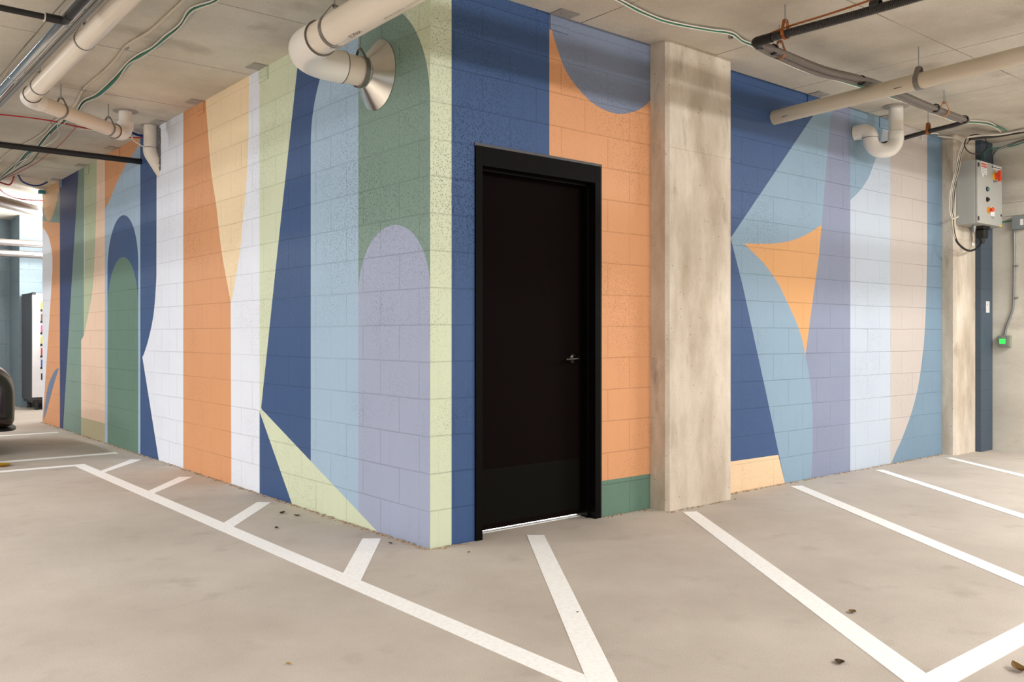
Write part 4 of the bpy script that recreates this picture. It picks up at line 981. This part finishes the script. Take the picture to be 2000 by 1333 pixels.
for k in range(6): box(bm, wx0, wx1, vy0 - 0.002, vy0 + 0.021, wz0 + 0.02 + k * 0.18, wz0 + 0.05 + k * 0.18)
obj('shelf_rails', bm, 'vend_dark', t)
cols = ['snack_blue', 'snack_red', 'snack_teal', 'snack_pink', 'snack_white', 'snack_yellow', 'snack_brown']
random.seed(11)
SNK = [('blue', 'white'), ('red', 'brown'), ('yellow', 'teal'), ('pink', 'white'), ('brown', 'red'), ('yellow', 'pink')]
ORD = ['lowest', 'second lowest', 'third lowest', 'third highest', 'second highest', 'highest']
for k in range(6):
    for j in range(2):
        x = wx0 + 0.012 + j * 0.1; z = wz0 + 0.052 + k * 0.18; c_ = SNK[k][j]
        bm = BM(); box(bm, x, x + 0.08, vy0 + 0.0, vy0 + 0.02, z, z + 0.115, bevel=0.006)
        o = obj('snack_packet', bm, 'snack_' + c_); meta(o, '%s snack packet on the %s shelf of the vending machine, %s column' % (c_, ORD[k], ('outer left', 'second')[j]), 'snack', 'snack packets in the vending machine')
for x in (vx0 + 0.09, vx1 - 0.09):
    for y in (vy0 + 0.10, vy1 - 0.10):
        bm = BM(); cyl(bm, (x, y, 0.15), (0, 0, -1), 0.045, 0.028, 0.12, 12); cyl(bm, (x, y, 0.03), (0, 0, -1), 0.035, 0.035, 0.03, 12); obj('leg', bm, 'vend_dark', t)
bx('base_frame', (vx0 + .02, vx1 - .02, vy0 + .05, vy1 - .02, 0.11, 0.15), 'vend_dark', t)

# ---------------------------------------------------------------- pipes beyond the left wall
o = tube('drain_pipe', [(-2.2, 6.8, 2.84), (-0.58, 8.70, 2.85), (0.05, 9.44, 2.85), (1.4, 11.02, 2.86)], 0.072, 'pipe_grey', None, 32); meta(o, 'large pale grey pipe hung under the bright ceiling beyond the left wall', 'pipe')
for z_, y_, r_, lab in ((2.60, 11.5, 0.055, 'upper of two shiny foil wrapped pipes above the vending machine'), (2.43, 11.5, 0.055, 'lower of two shiny foil wrapped pipes above the vending machine')):
    o = tube('foil_pipe', [(-4, y_, z_), (4, y_, z_)], r_, 'pipe_foil', None, 24); meta(o, lab, 'pipe')
o = bx('sign_plate', (-0.10, -0.02, 8.90, 8.98, 3.03, 3.075), 'snack_teal'); meta(o, 'small blue object hanging at the ceiling by the far end of the left wall', 'fixture')

# ---------------------------------------------------------------- dark car parked facing the wall
XF = -0.925; YM = 6.45
car = thing('car', 'dark brown car with its front end just entering the left edge', 'car', (XF - 2.2, YM, 0))
def car_body():
    bm = BM()
    # stations along length (0 at the nose): x offset, half width, bottom z, list of section (halfwidth factor, z)
    st = [(0.00, 0.66, 0.30, 0.52, 0.72), (0.05, 0.78, 0.26, 0.52, 0.82), (0.16, 0.86, 0.25, 0.52, 0.90), (0.45, 0.91, 0.22, 0.52, 0.97), (0.9, 0.92, 0.20, 0.52, 1.01), (1.3, 0.92, 0.19, 0.54, 1.03),
          (3.4, 0.92, 0.19, 0.56, 1.02), (3.9, 0.91, 0.20, 0.56, 1.03), (4.35, 0.86, 0.24, 0.56, 1.0), (4.5, 0.74, 0.32, 0.56, 0.92)]
    rows = []
    for dx, hw, zb_, zm, zt_ in st:
        row = []
        for f, z in ((0.0, zt_ + 0.02), (0.55, zt_), (0.86, zt_ - 0.05), (0.97, zt_ - 0.13), (1.0, zm + 0.08), (0.995, zm - 0.10), (0.96, zb_ + 0.05), (0.90, zb_), (0, zb_)):
            row.append((f * hw, z))
        full = [(y, z) for y, z in row] + [(-y, z) for y, z in row[-2:0:-1]]
        rows.append([bm.verts.new((XF - dx, YM + y, z)) for y, z in full])
    for a, b in zip(rows, rows[1:]):
        n = len(a)
        for k in range(n): bm.faces.new((a[k], a[(k + 1) % n], b[(k + 1) % n], b[k]))
    bm.faces.new(rows[0]); bm.faces.new(rows[-1][::-1])
    bmesh.ops.recalc_face_normals(bm, faces=bm.faces)
    return bm
bd = obj('body', car_body(), 'car_paint', car, True)
sm = bd.modifiers.new('subdivision', 'SUBSURF'); sm.levels = 2; sm.render_levels = 2
bm = BM(); rows = []
for dx, hw, z0_, z1_ in ((1.05, 0.74, 0.95, 0.99), (1.75, 0.70, 0.98, 1.38), (2.4, 0.68, 1.0, 1.45), (3.3, 0.66, 1.0, 1.42), (4.15, 0.70, 0.98, 1.02)):
    rows.append([bm.verts.new((XF - dx, YM + y, z)) for y, z in ((hw + .08, z0_), (hw, z1_ - 0.06 if z1_ > 1.1 else z1_), (hw * .7, z1_), (-hw * .7, z1_), (-hw, z1_ - 0.06 if z1_ > 1.1 else z1_), (-hw - .08, z0_))])
for a, b in zip(rows, rows[1:]):
    for k in range(5): bm.faces.new((a[k], a[k + 1], b[k + 1], b[k]))
bm.faces.new(rows[0]); bm.faces.new(rows[-1][::-1]); bmesh.ops.recalc_face_normals(bm, faces=bm.faces)
obj('cabin', bm, 'car_glass', car, False)
# bumper intake slats, lip, lamps
for i_, z in enumerate((0.37, 0.43, 0.49)):
    tube('intake_slat', spline([(XF - 0.22, YM - 0.845, z), (XF - 0.09, YM - 0.77, z), (XF - 0.015, YM - 0.5, z), (XF + 0.005, YM, z), (XF - 0.015, YM + 0.5, z), (XF - 0.09, YM + 0.77, z)]), 0.010, 'car_trim', car, 10)
bm = BM(); lip = spline([(XF - 0.45, YM - 0.93, 0.25), (XF - 0.14, YM - 0.86, 0.245), (XF - 0.01, YM - 0.55, 0.24), (XF + 0.02, YM, 0.24), (XF - 0.01, YM + 0.55, 0.24), (XF - 0.14, YM + 0.86, 0.245)])
rw = [[bm.verts.new((p.x + dx_, p.y, p.z + dz_)) for dx_, dz_ in ((-0.16, 0.0), (0.02, 0.0), (0.02, 0.016), (-0.16, 0.03))] for p in lip]
for p, q in zip(rw, rw[1:]):
    for j in range(4): bm.faces.new((p[j], p[(j + 1) % 4], q[(j + 1) % 4], q[j]))
bmesh.ops.recalc_face_normals(bm, faces=bm.faces); obj('front_lip', bm, 'car_trim', car)
for s in (-1, 1):
    tube('headlamp', spline([(XF - 0.40, YM + s * 0.885, 0.66), (XF - 0.22, YM + s * 0.82, 0.64), (XF - 0.10, YM + s * 0.70, 0.62), (XF - 0.04, YM + s * .55, 0.60)]), [0.02] * 2 + [0.035] * 10 + [0.045] * 4 + [0.035] * 2 + [0.02] * 1, 'car_lamp', car, 12)
for dx in (0.85, 3.55):
    for s in (-1, 1):
        bm = BM(); lathe(bm, (XF - dx, YM + s * 0.72, 0.32), (0, s, 0), [(0.20, 0.0), (0.30, 0.0), (0.325, 0.03), (0.325, 0.18), (0.30, 0.205), (0.215, 0.205), (0.20, 0.19)], 36)
        bmesh.ops.recalc_face_normals(bm, faces=bm.faces); wq = obj('wheel', bm, 'tyre', car, True)
        bm = BM(); lathe(bm, (XF - dx, YM + s * 0.86, 0.32), (0, s, 0), [(0.0, 0.05), (0.05, 0.05), (0.06, 0.02), (0.19, 0.03), (0.215, 0.06), (0.215, 0.0)], 30)
        bmesh.ops.recalc_face_normals(bm, faces=bm.faces); obj('rim', bm, 'rim', wq, True)

# ---------------------------------------------------------------- leaves and crumbs on the floor
def leaf_obj(px, py, size, mat, label, rot, curl=0.4):
    p = onZ(px, py, 0.004); bm = BM(); n = 8; L_ = []; R_ = []
    for k in range(n + 1):
        s = k / n; w_ = math.sin(PI * s) ** 0.8 * 0.34 * size; x = (s - .5) * size; z = 0.002 + curl * size * (s - .5) ** 2 * 1.2
        L_.append((x, w_, z + w_ * 0.5)); R_.append((x, -w_, z + w_ * 0.35))
    cs = [bm.verts.new(((k / n - .5) * size, 0, 0.002 + curl * size * (k / n - .5) ** 2 * 1.2)) for k in range(n + 1)]
    ls = [bm.verts.new(v) for v in L_]; rs = [bm.verts.new(v) for v in R_]
    for k in range(n):
        for side in (ls, rs):
            try: bm.faces.new((cs[k], cs[k + 1], side[k + 1], side[k]))
            except ValueError: pass
    bmesh.ops.solidify(bm, geom=bm.faces[:], thickness=0.0008)
    bmesh.ops.transform(bm, matrix=Matrix.Translation((p.x, p.y, 0.001)) @ Matrix.Rotation(rot, 4, 'Z'), verts=bm.verts)
    o = obj('dry_leaf', bm, mat); return meta(o, label, 'leaf', 'dry leaves on the floor')
leaf_obj(1387, 979, 0.075, 'leaf_yellow', 'curled ochre leaf at the foot of the wide column', 0.6, 1.2)
leaf_obj(1665, 1196, 0.045, 'leaf_brown', 'small brown leaf between the diagonal lines at right', 0.2)
leaf_obj(1992, 1310, 0.075, 'leaf_brown', 'brown leaf at the right edge near the cross line', 1.0, 1.0)
leaf_obj(6, 911, 0.16, 'leaf_yellow', 'yellow leaf at the left edge beside the far bay line', 0.3, .3)
leaf_obj(563, 1297, 0.022, 'leaf_yellow', 'tiny green yellow leaf scrap in the left foreground', 1.9)
leaf_obj(551, 1003, 0.05, 'leaf_dark', 'dark curled leaf scrap at the foot of the lower navy triangle', 0.4, .8)
leaf_obj(580, 1008, 0.045, 'leaf_dark', 'dark leaf scrap just right of the lower navy triangle', 2.4, .8)
leaf_obj(540, 1032, 0.035, 'leaf_dark', 'dark leaf scrap between two hatch strokes', 1.2, .8)
leaf_obj(763, 1062, 0.03, 'leaf_dark', 'dark leaf scrap beside the nearest hatch stroke', 1.9, .8)
leaf_obj(916, 1079, 0.018, 'leaf_dark', 'small dark scrap in front of the navy paint by the corner', 0.2)
leaf_obj(1128, 1196, 0.014, 'leaf_dark', 'small dark scrap on the line running from the door', 0.2)
leaf_obj(1640, 1294, 0.05, 'leaf_dark', 'dark crumb patch near the bottom edge between the diagonals', 0.4, .2)
# crust of mortar and dust along the wall foot
random.seed(5)
bm = BM()
def crumb(x, y, s): bmesh.ops.create_icosphere(bm, subdivisions=1, radius=s, matrix=Matrix.Translation((x, y, s * .25)) @ Matrix.Rotation(random.random() * 3, 4, 'Z') @ Matrix.Diagonal((1.4, 1, .7, 1)))
for k in range(520):
    u = random.random() ** 1.3 * 9.1; crumb(-0.013 - random.random() ** 2 * 0.03, u, random.uniform(0.003, 0.010))
for k in range(380):
    u = random.uniform(0, 6)
    if DO0 < u < DO1: continue
    crumb(u, (-0.15 if 1.76 < u < 2.49 else (-0.175 if 6.03 < u else 0)) - 0.012 - random.random() ** 2 * 0.03, random.uniform(0.003, 0.009))
o = obj('mortar_crumbs', bm, 'crust'); meta(o, 'pale mortar crumbs and dust lying along the foot of the mural walls', 'debris', kind='stuff')
